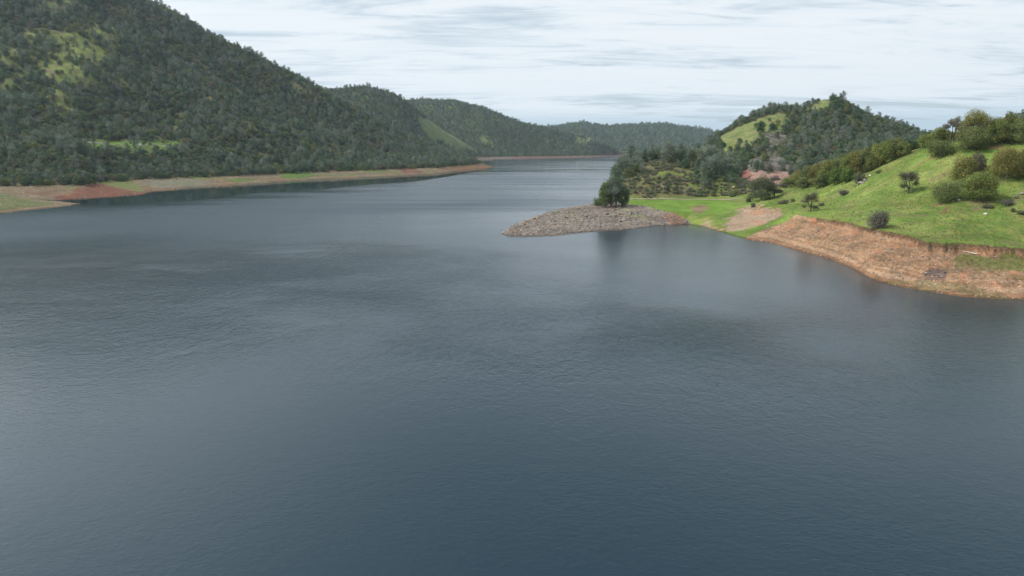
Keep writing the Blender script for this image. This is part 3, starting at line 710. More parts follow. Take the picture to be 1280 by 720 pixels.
# ---------------------------------------------------------------- single trees and shrubs surveyed on the right
def spec(name, cat, px, pyb, pyt, wpx, form, lm, label, seed, group=None, bm=None, dens=1.0, r=None, wscale=1.0):
    if r is None: x, y, z, r_ = hit(px, pyb)
    else:
        th, s = ray(px, pyb); x, y = r * math.sin(th), r * math.cos(th); z = float(ground(x, y)[0]); r_ = r
    m_px = math.hypot(r_, z - H) / F
    h = (pyb - pyt) * m_px * .88; w = wpx * m_px * .86
    area = max(h, w * .8) * w
    leaf = max(.22, .85 * m_px)
    nl = int(np.clip(area / leaf ** 2 * (4.5 if form in ('open', 'pine') else 9) * dens, 250, 15000))
    ms = tree_meshes(name, seed, h, w, nl, leaf, form, lm, bm)
    return place_tree(name, ms, (x, y, z - .15), label, cat, group, rot=seed * 1.7)
T = [
 ('oak_tree', 'tree', 1135, 242, 213, 25, 'open', L_dusk, 'small dark open-branched tree with bare trunk alone on the green slope', 1),
 ('shrub', 'shrub', 1096, 285, 258, 25, 'shrub', L_twig, 'grey-brown twiggy shrub standing on the lip of the orange bank', 2),
 ('oak_tree', 'tree', 1013, 264, 238, 24, 'open', L_dusk, 'crooked dark scrub tree with two lumpy crowns above the stony bank', 3),
 ('shrub', 'shrub', 1074, 228, 213, 15, 'shrub', L_dusk, 'brown shrub with grey rocks at its foot just below the dense row of oaks', 4),
 ('shrub', 'shrub', 1098, 216.5, 210.5, 7, 'shrub', L_olive, 'tiny dark bush alone high on the grass just under the ridge row', 5),
 ('shrub', 'shrub', 1054, 244, 235.5, 13, 'shrub', L_twig, 'low grey-brown bush in the grass between the two crooked dark trees', 6),
 ('shrub', 'shrub', 979, 255, 248, 14, 'shrub', L_dusk, 'flat dark shrub on the grass right of the big dusky tree', 7),
 ('shrub', 'shrub', 991, 252, 246, 6, 'shrub', L_dusk, 'small upright dark bush touching the flat dark shrub', 8),
 ('shrub', 'shrub', 1027, 257.5, 252.5, 8, 'shrub', L_dusk, 'little dark bush just right of the crooked two-crowned tree', 9),
 ('oak_tree', 'tree', 951, 250, 216, 38, 'oak', L_dusk, 'big dusky purple-grey tree at the low end of the green slope', 10),
 ('oak_tree', 'tree', 968, 246, 219, 26, 'open', L_twig, 'half-bare grey tree leaning out beside the big dusky tree', 11),
 ('oak_tree', 'tree', 1183, 252, 223, 37, 'shrub', L_olive, 'dense round olive-green shrub oak, lowest of the three by the white rock', 12),
 ('oak_tree', 'tree', 1203, 231, 196, 32, 'oak', L_gold, 'brown-tinged oak standing upslope behind the two rounded shrub oaks', 13),
 ('oak_tree', 'tree', 1219, 219, 191, 26, 'oak', L_dusk, 'dark oak topping the clump on the middle of the slope', 14),
 ('oak_tree', 'tree', 1224, 251, 213, 41, 'oak', L_gold, 'golden-brown oak with a grey twiggy skirt, lowest right of the slope clump', 15),
 ('oak_tree', 'tree', 1258, 224, 183, 42, 'oak', L_gold, 'big golden-green oak with a dark shaded foot near the right edge', 16),
 ('oak_tree', 'tree', 1284, 221, 186, 34, 'oak', L_olive, 'oak cut by the right edge beside the big golden-green oak', 17),
 ('oak_tree', 'tree', 1174, 196, 171, 34, 'shrub', L_olive, 'round dark green oak on the grass below the ridge line', 18),
 ('oak_tree', 'tree', 1157, 184, 166, 20, 'oak', L_gold, 'small russet oak at the left end of the ridge-top clump', 19),
 ('oak_tree', 'tree', 1173, 181, 158, 26, 'oak', L_gold, 'yellow-green oak on the ridge top between the small russet oak and the pale thin tree', 20),
 ('oak_tree', 'tree', 1191, 178, 148, 24, 'open', L_twig, 'pale thin-leaved tree showing sky through its crown on the ridge top', 21),
 ('oak_tree', 'tree', 1218, 181, 138, 40, 'oak', L_gold, 'tallest oak of the ridge top with a ragged brownish crown', 22),
 ('oak_tree', 'tree', 1216, 188, 158, 38, 'oak', L_olive, 'dark olive oak in front of the tallest ridge-top oak', 23),
 ('oak_tree', 'tree', 1244, 180, 148, 30, 'oak', L_gold, 'russet-topped oak right of the tallest ridge-top oak', 24),
 ('oak_tree', 'tree', 1257, 176, 141, 24, 'oak', L_olive, 'upright narrow oak on the ridge top against the sky', 25),
 ('oak_tree', 'tree', 1276, 179, 147, 32, 'oak', L_olive, 'broad green oak on the ridge top at the right edge of the picture', 26),
 ('shrub', 'shrub', 1259, 256.5, 247, 14, 'shrub', L_twig, 'small grey bush below the big golden-green oak', 27),
 ('shrub', 'shrub', 1236, 259.5, 254.5, 13, 'shrub', L_dusk, 'flat dark bush just below the golden-brown oak with the grey skirt', 28),
 ('shrub', 'shrub', 1265.5, 264.5, 259, 6, 'shrub', L_dusk, 'tiny round dark bush near the right edge below the small grey bush', 29),
 ('shrub', 'shrub', 1276, 268, 262.5, 9, 'shrub', L_dusk, 'low dark bush by the rocks at the right edge', 30),
 ('shrub', 'shrub', 935, 253, 245, 8, 'shrub', L_dusk, 'small dark bush at the end of the meadow beside the bare earth', 31),
 ('shrub', 'shrub', 942, 259, 251, 7, 'shrub', L_twig, 'grey twiggy bush on the bare earth under the big dusky tree', 32),
 ('pine_tree', 'tree', 770, 257, 204, 22, 'pine', L_pine, 'tall grey-green pine at the tip of the trees behind the gravel spit', 33),
 ('oak_tree', 'tree', 757, 258, 222, 26, 'oak', L_oak, 'dark leafy tree at the left foot of the tall pine behind the spit', 34),
 ('pine_tree', 'tree', 764, 258, 216, 22, 'pine', L_pine, 'bushy pine just left of the tall pine behind the gravel spit', 35),
 ('oak_tree', 'tree', 778, 258, 226, 20, 'oak', L_oak, 'dark rounded tree at the right foot of the tall pine behind the spit', 36),
 ('shrub', 'shrub', 748, 257, 244, 16, 'shrub', L_oak, 'low dark shrub on the rocky edge left of the spit trees', 37),
 ('oak_tree', 'tree', 891, 245, 236, 10, 'shrub', L_oak, 'small dark cone-shaped tree on the dry grass behind the meadow', 38),
 ('shrub', 'shrub', 877, 243, 237, 12, 'shrub', L_oak, 'dark squat bush just left of the small cone-shaped tree', 39),
 ('shrub', 'shrub', 916, 246, 241, 8, 'shrub', L_oak, 'small dark bush by the pale track right of the cone-shaped tree', 40),
 ('oak_tree', 'tree', 951, 165, 149, 12, 'oak', L_oak, 'larger of two dark oaks alone on the grassy shoulder of the pointed hill', 41),
 ('oak_tree', 'tree', 965, 164, 152, 10, 'oak', L_oak, 'smaller of two dark oaks on the grassy shoulder of the pointed hill', 42),
 ('oak_tree', 'tree', 999, 138.5, 132.5, 4, 'oak', L_oak, 'tiny lone round tree in the saddle left of the pointed summit', 43),
]
for t in T: spec(*t)
row = [(985, 236, 219, 18), (996, 235, 211, 20), (1008, 234, 206, 20), (1020, 232.5, 201, 22), (1033, 231, 197, 22), (1046, 228.5, 193, 22), (1058, 225, 188, 20), (1070, 221, 185, 22), (1082, 216, 181, 22), (1094, 211, 178, 22), (1106, 206, 174, 24), (1118, 200, 171, 24), (1129, 196, 176, 18)]
for i, (px, b_, t_, w_) in enumerate(row):
    spec('oak_tree', 'tree', px, b_ - 1, t_, w_ * 1.15, 'oak', L_gold if i % 3 != 2 else L_olive, 'golden-green oak in the dense row along the edge of the grass slope', 100 + i, 'row of oaks along the grass slope')
for i, (px, b_, t_, w_) in enumerate([(1003, 236, 219, 18), (1024, 234.5, 214, 20), (1043, 231, 208, 20), (1058, 228, 206, 20), (1090, 213, 192, 16)]):
    lab = 'fresh green oak in front of the middle of the golden-green row' if i in (2, 3) else 'low olive oak filling the front of the golden-green row'
    spec('oak_tree', 'tree', px, b_, t_, w_, 'oak', L_green if i in (2, 3) else L_olive, lab, 130 + i, 'fresh green oaks before the row' if i in (2, 3) else 'low oaks before the row')

# ---------------------------------------------------------------- woods
PROTO = bpy.data.collections.new('tree_kinds')
kinds = []
def proto(nm_, seed, h, w, nl, leaf, form, lm, bm=None):
    me = tree_joined(nm_, seed, h, w, nl, leaf, form, lm, bm)
    o = bpy.data.objects.new('k%02d_' % len(kinds) + nm_, me); PROTO.objects.link(o); kinds.append((nm_, form)); return len(kinds) - 1
OAK = [proto('oak_tree', 200 + i, 8, 9, 750, .62, 'oak', L_oak) for i in range(4)]
PINE = [proto('pine_tree', 220 + i, 13, 8, 750, .62, 'pine', L_pine) for i in range(4)]
TWIG = [proto('bare_tree', 240 + i, 8, 8, 650, .5, 'open', L_twig) for i in range(2)]
OAKS = [proto('oak_tree', 260 + i, 6.5, 9, 700, .62, 'oak', L_gold) for i in range(1)]
SAGE = [proto('shrub', 280 + i, 2.2, 3.4, 420, .34, 'shrub', L_sage) for i in range(3)]

OPEN = np.zeros(Z.shape, np.float32)
OPEN[:] = np.maximum(sA * .80, np.maximum(sA2 * .55, gap * .62));  OPEN[:] = np.maximum(OPEN, sC * .93); OPEN[:] = np.maximum.reduce([OPEN, sB * .975, sD * .95, sR * .74, pinkD * 1.0])
def scatter(lid, spacing, th0, th1, r0, r1, zmin, hgt):
    xs = np.arange(r0 * math.sin(th0) if th0 > 0 else r1 * math.sin(th0), (r1 if th1 > 0 else r0) * math.sin(th1), spacing)
    ys = np.arange(r0 * .62, r1, spacing)
    gx_, gy_ = np.meshgrid(xs, ys); gx_ = gx_ + rng.uniform(-.5, .5, gx_.shape) * spacing; gy_ = gy_ + rng.uniform(-.5, .5, gy_.shape) * spacing
    x, y = gx_.ravel(), gy_.ravel(); th = np.arctan2(x, y); r = np.hypot(x, y)
    ok = (th > th0) & (th < th1) & (r > r0) & (r < r1); x, y, th, r = x[ok], y[ok], th[ok], r[ok]
    ir, it = gi(th, r); i0, j0 = np.round(ir).astype(int), np.round(it).astype(int)
    z = bil(Z, ir, it)
    ok = np.isin(LID[i0, j0], lid) & (z > zmin) & (rng.random(len(z)) > OPEN[i0, j0])
    sv = (z + hgt - H) / r
    vis = sv > bil(RUN, np.maximum(ir - 3, 0), it) - .002
    ok &= vis
    return x[ok], y[ok], z[ok], th[ok], r[ok]
th_l, th_r = math.radians(-41.5), math.radians(41.5)
woods = []
def wood(lid, spacing, r0, r1, zmin, hgt, pick, smin, smax, key, thin=None, **kw):
    x, y, z, th, r = scatter([idx[l] for l in lid], spacing, kw.get('t0', th_l), kw.get('t1', th_r), r0, r1, zmin, hgt)
    n = len(x)
    cl = fbm(x, y, 70, 3, 301) + .5 * rng.normal(size=n) * .6
    k = np.zeros(n, int)
    for i in range(n): k[i] = pick(cl[i])
    s = rng.uniform(smin, smax, n) * np.where(rng.random(n) < .12, 1.3, 1)
    if thin is not None:
        keep = thin(x, y, z, r, n); x, y, z, th, r, k, s = (q[keep] for q in (x, y, z, th, r, k, s))
    woods.append([key, x, y, z, r, k, s])
def pickA(c):
    q = rng.random()
    if c > .25: return random.choice(PINE) if q < .7 else random.choice(OAK)
    if c < -.5: return random.choice(TWIG) if q < .6 else random.choice(OAK)
    if -.25 < c < -.12 and q < .45: return OAKS[0]
    return random.choice(OAK) if q < .74 else (random.choice(PINE) if q < .93 else OAKS[0])
def pickB(c): return random.choice(OAK) if rng.random() < .6 else random.choice(PINE)
def pickD(c): return random.choice(OAK) if (rng.random() < .68) else random.choice(PINE if rng.random() < .7 else TWIG)
wood(['A'], 5.8, 480, 1560, 6.0, 9, pickA, 0.45, 1.15, 'A', thin=lambda x, y, z, r, n: (z > 7.6 + 2.2 * fbm(x, y, 25, 2, 5) + rng.normal(size=n) * .6) & (np.abs(r - np.interp(np.arctan2(x, y), TH, AR[2]) - 6) > 8) | (z < 20) | (np.arctan2(x, y) > ray(250, 176)[0]))
wood(['B1', 'B2', 'F'], 9.0, 1500, 3150, 5.5, 9, pickB, .6, 1.15, 'B')
wood(['C'], 17, 3300, 4600, 14, 9, pickB, 1.1, 1.9, 'C')
wood(['D'], 5.4, 500, 1050, 12, 9, pickD, .40, .82, 'D', thin=lambda x, y, z, r, n: ~inpoly(*project(x, y, z + 3), [(926, 214), (950, 212), (986, 214), (988, 240), (924, 240)]), t0=ray(845, 190)[0])
# knob: pines on the crest, sage shrubs on its face
def thinK(x, y, z, r, n):
    px, py = project(x, y, z)
    return (rng.random(n) < np.where((py < 204) | (px > 870) & (py < 232) | (px < 805) & (py < 222), .85, .07)) & (px > 757) & (px < 922)
wood(['K'], 6.5, 455, 640, 8, 9, lambda c: random.choice(PINE) if rng.random() < .6 else random.choice(OAK), .6, 1.05, 'K', thin=thinK, t0=ray(737, 250)[0])
wood(['M'], 5.5, 380, 520, 4, 8, lambda c: random.choice(OAK), .6, 1.0, 'M', thin=lambda x, y, z, r, n: (r > np.interp(np.arctan2(x, y), TH, MR[6]) + 4) & ((project(x, y, z)[0] < 925) | (project(x, y, z)[0] > 1000)) & (np.arctan2(x, y) > ray(900, 240)[0]), t0=ray(900, 240)[0])
wood(['K'], 2.9, 455, 600, 5.5, 2, lambda c: random.choice(SAGE), .55, 1.2, 'sage', thin=lambda x, y, z, r, n: (project(x, y, z)[0] > 748) & (fbm(x, y, 12, 2, 8) > -.25), t0=ray(737, 250)[0])

# the largest ones become single objects, the rest stay woodland
allk = []
for wi, (key, x, y, z, r, k, s) in enumerate(woods):
    hh_ = np.where(np.isin(k, PINE), 13, np.where(np.isin(k, SAGE), 2.2, 8)) * s
    px, py = project(x, y, z + hh_ * .5)
    infr = (px > 4) & (px < 1276) & (py > 3)
    # hide those whose upper half is behind the ground
    th = np.arctan2(x, y); ir, it = gi(th, r)
    infr &= (z + hh_ * .6 - H) / r > bil(RUN, np.maximum(ir - 2, 0), it) + .0005
    allk.append(np.where(infr, hh_ / r, 0))
n_single_tree = sum(1 for t in T if t[1] == 'tree') + 18
flat = [(allk[w][i], w, i) for w in range(len(woods)) if woods[w][0] != 'sage' for i in np.argsort(-allk[w])[:400]]
flat.sort(reverse=True)
chosen = {w: set() for w in range(len(woods))}
for v, w, i in flat[:296 - n_single_tree]:
    if v > 0: chosen[w].add(i)
ws = [w for w in range(len(woods)) if woods[w][0] == 'sage'][0]
n_shr = sum(1 for t in T if t[1] == 'shrub')
for i in np.argsort(-allk[ws])[:292 - n_shr]:
    if allk[ws][i] > 0: chosen[ws].add(int(i))
LAB = {'A': 'in the dense wood on the left hill above the shore', 'K': 'among the trees on the crest of the shrubby knob', 'D': 'in the wood on the pointed hill behind the grass slope',
       'M': 'in the hollow behind the grass slope', 'B': 'in the wood on the far ridges', 'C': 'on the farthest ridge'}
KN = {'oak_tree': 'rounded dark green oak', 'pine_tree': 'grey-green pine', 'bare_tree': 'half-bare grey-brown tree'}
near = {}
def near_meshes(k):
    if k not in near:
        nm_, form = kinds[k]
        dims = {'oak_tree': (8, 9, 1500, .45, L_gold if k in OAKS else L_oak), 'pine_tree': (13, 8, 1500, .45, L_pine), 'bare_tree': (8, 8, 1100, .4, L_twig), 'shrub': (2.2, 3.4, 420, .34, L_sage)}[nm_]
        near[k] = tree_meshes(nm_, 200 + k * 7, *dims[:4], form, dims[4])
    return near[k]
for w, (key, x, y, z, r, k, s) in enumerate(woods):
    for i in sorted(chosen[w]):
        kk = int(k[i]); nm_ = kinds[kk][0]
        if nm_ == 'shrub':
            px = project(x[i], y[i], z[i])[0]
            place_tree('shrub', near_meshes(kk), (x[i], y[i], z[i] - .1), 'small rounded sage-grey shrub dotted over the open face of the knob', 'shrub', 'shrubs dotted over the knob', (s[i],) * 3, i * 1.3)
        else:
            lead = 'golden-olive oak' if kk in OAKS else KN[nm_]
            place_tree(nm_, near_meshes(kk), (x[i], y[i], z[i] - .2), lead + ' ' + LAB[key], 'tree', '%ss %s' % (lead, LAB[key]), (s[i], s[i], s[i] * (1 + .15 * math.sin(i))), i * 1.3)

def gn_scatter(name, pts, scl, rot, ind, coll, label, cat):
    me = bpy.data.meshes.new(name); me.vertices.add(len(pts)); me.vertices.foreach_set('co', np.asarray(pts, np.float32).ravel())
    for nm_, ty, v in (('scl', 'FLOAT', scl), ('rot', 'FLOAT', rot), ('ind', 'INT', ind)):
        a = me.attributes.new(nm_, ty, 'POINT'); a.data.foreach_set('value', np.asarray(v, np.float32 if ty == 'FLOAT' else np.int32))
    o = link(name, me); tag(o, label, cat, kind='stuff')
    ng = bpy.data.node_groups.new(name, 'GeometryNodeTree')
    ng.interface.new_socket('Geometry', in_out='INPUT', socket_type='NodeSocketGeometry'); ng.interface.new_socket('Geometry', in_out='OUTPUT', socket_type='NodeSocketGeometry')
    gi_, go = ng.nodes.new('NodeGroupInput'), ng.nodes.new('NodeGroupOutput')
    ci = ng.nodes.new('GeometryNodeCollectionInfo'); ci.inputs['Collection'].default_value = coll; ci.inputs['Separate Children'].default_value = True; ci.inputs['Reset Children'].default_value = True
    ip = ng.nodes.new('GeometryNodeInstanceOnPoints'); ip.inputs['Pick Instance'].default_value = True
    def at(n, t):
        q = ng.nodes.new('GeometryNodeInputNamedAttribute'); q.data_type = t; q.inputs['Name'].default_value = n; return q.outputs['Attribute']
    cx = ng.nodes.new('ShaderNodeCombineXYZ'); ng.links.new(at('rot', 'FLOAT'), cx.inputs[2])
    er = ng.nodes.new('FunctionNodeEulerToRotation'); ng.links.new(cx.outputs[0], er.inputs[0])
    ng.links.new(gi_.outputs[0], ip.inputs['Points']); ng.links.new(ci.outputs[0], ip.inputs['Instance']); ng.links.new(at('ind', 'INT'), ip.inputs['Instance Index'])
    ng.links.new(er.outputs[0], ip.inputs['Rotation']); ng.links.new(at('scl', 'FLOAT'), ip.inputs['Scale']); ng.links.new(ip.outputs[0], go.inputs[0])
    md = o.modifiers.new('scatter', 'NODES'); md.node_group = ng
    return o
WL = {'A': 'dense wood of grey pines and dark oaks covering the left hill', 'B': 'dark wood over the ridges along the far end of the lake', 'C': 'bluish wood over the farthest low ridge',
      'D': 'patchy oak wood over the pointed hill behind the grass slope', 'K': 'pines and oaks crowding the crest of the knob', 'M': 'oaks in the hollow behind the grass slope', 'sage': 'small scattered shrubs on the face of the knob'}
tot = 0
for w, (key, x, y, z, r, k, s) in enumerate(woods):
    keep = np.array([i not in chosen[w] for i in range(len(x))], bool)
    print('WOOD', key, len(x), 'single', len(chosen[w])); tot += keep.sum()
    if keep.sum() < 1: continue
    gn_scatter('shrubland' if key == 'sage' else 'woodland', np.stack([x, y, z - .2], -1)[keep], s[keep], rng.uniform(0, 6.28, keep.sum()), k[keep], PROTO, WL[key], 'shrubs' if key == 'sage' else 'woodland')

# ---------------------------------------------------------------- rocks
def rockmat(name, c):
    m, nt, b, _ = newmat(name)
    g_ = nt.nodes.new('ShaderNodeNewGeometry').outputs['Position']; oi = nt.nodes.new('ShaderNodeObjectInfo')
    c_ = mix(nt, maprange(nt, noise(nt, g_, 1.5, 5, .7), .35, .65, 0, 1), tuple(q * .7 for q in c), tuple(q * 1.25 for q in c))
    nt.links.new(scalecol(nt, c_, maprange(nt, oi.outputs['Random'], 0, 1, .55, 1.45)), b.inputs['Base Color']); b.inputs['Roughness'].default_value = .9
    nt.links.new(bump(nt, noise(nt, g_, 4, 5, .7), .6, .15).outputs[0], b.inputs['Normal'])
    return m
RG = rockmat('grey_rock', (.22, .195, .17)); RT = rockmat('tan_rock', (.32, .23, .165)); RD = rockmat('dark_rock', (.11, .10, .09)); RW = rockmat('pale_rock', (.55, .53, .5))
import bmesh
def rock_mesh(seed, mat, flat=.65, sub=2):
    bm = bmesh.new(); bmesh.ops.create_icosphere(bm, subdivisions=sub, radius=.5)
    g = np.random.default_rng(seed); pl = g.normal(size=(9, 3)); pl /= np.linalg.norm(pl, axis=1)[:, None]; off = g.uniform(.28, .46, 9)
    for v in bm.verts:
        p = np.array(v.co)
        for n_, o_ in zip(pl, off):
            d_ = p @ n_ - o_
            if d_ > 0: p = p - n_ * d_
        v.co = p * (1.25, .95, flat)
    me = bpy.data.meshes.new('rock'); bm.to_mesh(me); bm.free(); me.materials.append(mat); return me
RP = bpy.data.collections.new('rock_kinds')
for i in range(4): RP.objects.link(bpy.data.objects.new('r%d_rock' % i, rock_mesh(10 + i, RG, sub=1)))
for i in range(3): RP.objects.link(bpy.data.objects.new('r%d_rock' % (4 + i), rock_mesh(20 + i, RT, sub=1)))
RP.objects.link(bpy.data.objects.new('r7_rock', rock_mesh(30, RD, sub=1)))
def rubble(mask, n, smin, smax, inds, name, label):
    ii, jj = np.nonzero(mask); area = (R2[ii, jj] ** 2)
    pk = rng.choice(len(ii), n, p=area / area.sum())
    th = TH[jj[pk]] + rng.uniform(-.5, .5, n) * math.radians(.085); r = RR[ii[pk]] * (1 + rng.uniform(-.5, .5, n) * .0028)
    x, y = r * np.sin(th), r * np.cos(th); z = ground(x, y)
    s = smin + (smax - smin) * rng.random(n) ** 4
    gn_scatter(name, np.stack([x, y, z], -1), s, rng.uniform(0, 6.28, n), rng.choice(inds, n), RP, label, 'rubble')
rubble(spit & (Z > .1), 6500, .25, 1.7, [0, 1, 2, 3, 7, 0, 1, 4], 'rubble', 'loose grey stones covering the spit')
rubble(bank & (Z > .1) & (sG < .5) & (PX < 1400), 4200, .15, .85, [4, 5, 6, 4, 5, 0, 7], 'rubble', 'loose tan stones and clods on the eroded bank')
rubble(rubD | pinkD, 2600, .9, 3.2, [0, 1, 2, 3, 4], 'rubble', 'broken blocks of the rock slide on the pointed hill')
rubble(bankA & (Z > .1) & (PX > -30) & (PX < 560), 2500, .4, 1.8, [0, 1, 4, 5, 7], 'rubble', 'scattered stones on the bare left shore')
rubble(mM & (R2 > MR[4][None]) & (Z > 10) & (PX < 1400) & (fe + n60 > .3), 160, .2, .6, [0, 1, 2, 7], 'rubble', 'stones showing through the turf of the green slope')
rubble((kshore | (mK & (PX < 765))) & (Z > .1), 500, .5, 2.2, [0, 1, 2, 3], 'rubble', 'pale rocks along the water below the knob')
rms = {'g': rock_mesh(50, RG), 'd': rock_mesh(51, RD), 't': rock_mesh(52, RT), 'w': rock_mesh(53, RW), 'g2': rock_mesh(54, RG, .8), 'd2': rock_mesh(55, RD, .5)}
def rock(px, py, wpx, m, label, group=None):
    x, y, z, r_ = hit(px, py); s = wpx * math.hypot(r_, z - H) / F
    o = link('rock', rms[m], loc=(x, y, z + .12 * s)); o.scale = (s, s, s); o.rotation_euler = (random.uniform(-.3, .3), random.uniform(-.3, .3), random.uniform(0, 6)); tag(o, label, 'rock', group)
for a in [(1198, 250.5, 4, 'w', 'small white rock at the foot of the round olive shrub oak'), (1191, 251.5, 3, 'w', 'tiny white rock just left of the white rock under the oaks'),
          (668, 274.5, 5, 'd', 'dark boulder on the left skyline of the spit'), (655, 281, 4, 'd2', 'dark boulder low on the pointed end of the spit'),
          (1076, 230, 7, 'g', 'grey rock slab left at the foot of the brown shrub'), (1082, 226, 6, 'g2', 'grey rock to the right of the brown shrub'), (1069, 233, 4, 'g', 'small grey rock downhill of the brown shrub'),
          (1052, 231, 3, 'd', 'tiny dark rock on the grass below the row of oaks'), (1088, 220, 3, 'w', 'pale stone in the grass right of the brown shrub'), (1232, 268, 4, 'w', 'pale rock below the flat dark bush on the right'),
          (1270, 247, 6, 'g', 'grey outcrop above the bushes at the right edge'), (1277, 243, 5, 'g2', 'upper grey outcrop at the right edge'), (918, 235, 6, 't', 'pale flat rock at the edge of the wood behind the meadow'),
          (798, 258, 3, 'w', 'white stone at the left end of the green meadow'), (965, 276, 3, 'w', 'pale stone on the green tongue beside the bare earth'), (960, 283, 2.5, 'w', 'pale yellowish stone lower on the green tongue')]:
    rock(*a)
for i in range(34):
    if i < 20: px, py = random.uniform(755, 800), random.uniform(263, 281)
    else: px = random.uniform(648, 740); py = 293 - (px - 640) * .22 - random.uniform(0, 8)
    rock(px, py, random.uniform(2.2, 4.6), random.choice(['g', 'd', 'g2', 'd2', 'g']), 'grey boulder among the heaped rocks of the spit', 'boulders heaped on the spit')
for i in range(14):
    rock(random.uniform(1152, 1184), random.uniform(338, 348), random.uniform(1.4, 3.2), random.choice(['d', 'd2', 'g']), 'dark purplish rock in the dark cluster low on the orange bank', 'dark rocks low on the bank')
g_t = np.random.default_rng(5); nb = 34
bq = g_t.uniform(0, 6.28, nb); br = g_t.uniform(0, .32, nb); bl = g_t.uniform(.35, .8, nb); be = g_t.uniform(.1, .35, nb)
b0 = np.stack([br * np.cos(bq), br * np.sin(bq), 0 * br], -1); side = np.stack([-np.sin(bq), np.cos(bq), 0 * bq], -1) * .06
tipv = b0 + np.stack([be * np.cos(bq), be * np.sin(bq), bl], -1)
tv_ = np.stack([b0 - side, b0 + side, tipv + side * .3, tipv - side * .3], 1).reshape(-1, 3)
TG = bpy.data.collections.new('tuft_kinds')
for i, rm in enumerate([[(0, (.18, .26, .055)), (1, (.22, .27, .07))], [(0, (.30, .30, .12)), (1, (.36, .33, .17))]]):
    tm = leafmat('grass_blades_%d' % i, rm)
    TG.objects.link(bpy.data.objects.new('t%d_tuft' % i, mesh_np('tuft', tv_, np.arange(nb * 4).reshape(-1, 4), [tm], floats={'tint': np.repeat(g_t.random(nb), 4)})))
ii, jj = np.nonzero(mM & (PX > 930) & (PX < 1330) & (R2 > MR[3][None]) & (SL >= RUN - .003)); ar_ = R2[ii, jj] ** 2
pk = rng.choice(len(ii), 15000, p=ar_ / ar_.sum()); th = TH[jj[pk]] + rng.uniform(-.5, .5, 15000) * math.radians(.085); r = RR[ii[pk]] * (1 + rng.uniform(-.5, .5, 15000) * .0028)
x, y = r * np.sin(th), r * np.cos(th); kp = fbm(x, y, 18, 3, 121) + .4 * rng.normal(size=15000) > .05; x, y = x[kp], y[kp]
gn_scatter('grass', np.stack([x, y, ground(x, y) - .03], -1), rng.uniform(.22, .55, len(x)), rng.uniform(0, 6.28, len(x)), (fbm(x, y, 30, 3, 122) > .1).astype(int), TG, 'green and dry tufts of grass over the right hand slope', 'grass')
# driftwood
x0_, y0_, z0_, r0_ = hit(1204, 315.5); x1_, y1_, z1_, r1_ = hit(1220, 318.5)
v, f = tube([(0, 0, .25), ((x1_-x0_)*.35, (y1_-y0_)*.35, (z1_-z0_)*.35 + .42), ((x1_-x0_)*.7, (y1_-y0_)*.7, (z1_-z0_)*.7+.3), (x1_-x0_, y1_-y0_, z1_-z0_+.3)], [.06, .13, .17, .24], 8)
v2_, f2_ = tube([(x1_-x0_, y1_-y0_, z1_-z0_+.25), (x1_-x0_+.3, y1_-y0_+.1, z1_-z0_+.8)], [.16, .04], 6)
v3_, f3_ = tube([(x1_-x0_, y1_-y0_, z1_-z0_+.25), (x1_-x0_+.5, y1_-y0_-.3, z1_-z0_+.3)], [.16, .04], 6)
me = mesh_np('driftwood', np.concatenate([v, v2_, v3_]), np.concatenate([f, f2_ + len(v), f3_ + len(v) + len(v2_)]), [barkmat('bleached_wood', (.5, .46, .4))], smooth=True)
tag(link('driftwood_log', me, loc=(x0_, y0_, z0_)), 'bleached driftwood log lying along the top of the eroded bank', 'log')

# ---------------------------------------------------------------- road on the left hill and track across the meadow
def strip(name, cx_, cy_, width, lift, mat, label, cat):
    cx_, cy_ = np.array(cx_), np.array(cy_); tx = np.gradient(cx_); ty = np.gradient(cy_); l_ = np.hypot(tx, ty); nx, ny = -ty / l_, tx / l_
    rows = []
    for o_ in np.linspace(-.5, .5, 5):
        x, y = cx_ + nx * width * o_, cy_ + ny * width * o_; rows.append(np.stack([x, y, ground(x, y) + lift], -1))
    V_ = np.stack(rows, 1); n_ = V_.shape[0]; q = np.arange(n_ * 5).reshape(n_, 5)
    me = mesh_np(name, V_.reshape(-1, 3), np.stack([q[:-1, :-1], q[1:, :-1], q[1:, 1:], q[:-1, 1:]], -1).reshape(-1, 4), [mat], smooth=True)
    tag(link(name, me), label, cat, kind='structure')
def surfmat(name, c):
    m, nt, b, _ = newmat(name); g_ = nt.nodes.new('ShaderNodeNewGeometry').outputs['Position']
    nt.links.new(mix(nt, maprange(nt, noise(nt, g_, .6, 5, .7), .3, .7, 0, 1), tuple(q * .75 for q in c), tuple(q * 1.2 for q in c)), b.inputs['Base Color']); b.inputs['Roughness'].default_value = .95
    return m
tq = np.linspace(math.radians(-41), ray(250, 176)[0], 260); rq = np.interp(tq, TH, AR[2]) + 6
strip('road', rq * np.sin(tq), rq * np.cos(tq), 8, .35, surfmat('worn_asphalt', (.20, .19, .18)), 'pale road cut across the foot of the left hill', 'road')
pp = [hit(a, b_)[:2] for a, b_ in [(784, 249.2), (800, 249), (820, 248.8), (840, 249.0), (860, 249.4), (880, 249.6), (900, 249.8), (915, 249.3), (928, 248)]]
px_ = np.interp(np.linspace(0, 8, 90), range(9), [p[0] for p in pp]); py_ = np.interp(np.linspace(0, 8, 90), range(9), [p[1] for p in pp])
strip('dirt_track', px_, py_, 3.6, .18, surfmat('dirt', (.27, .23, .16)), 'pale dirt track between the meadow and the knob', 'track')

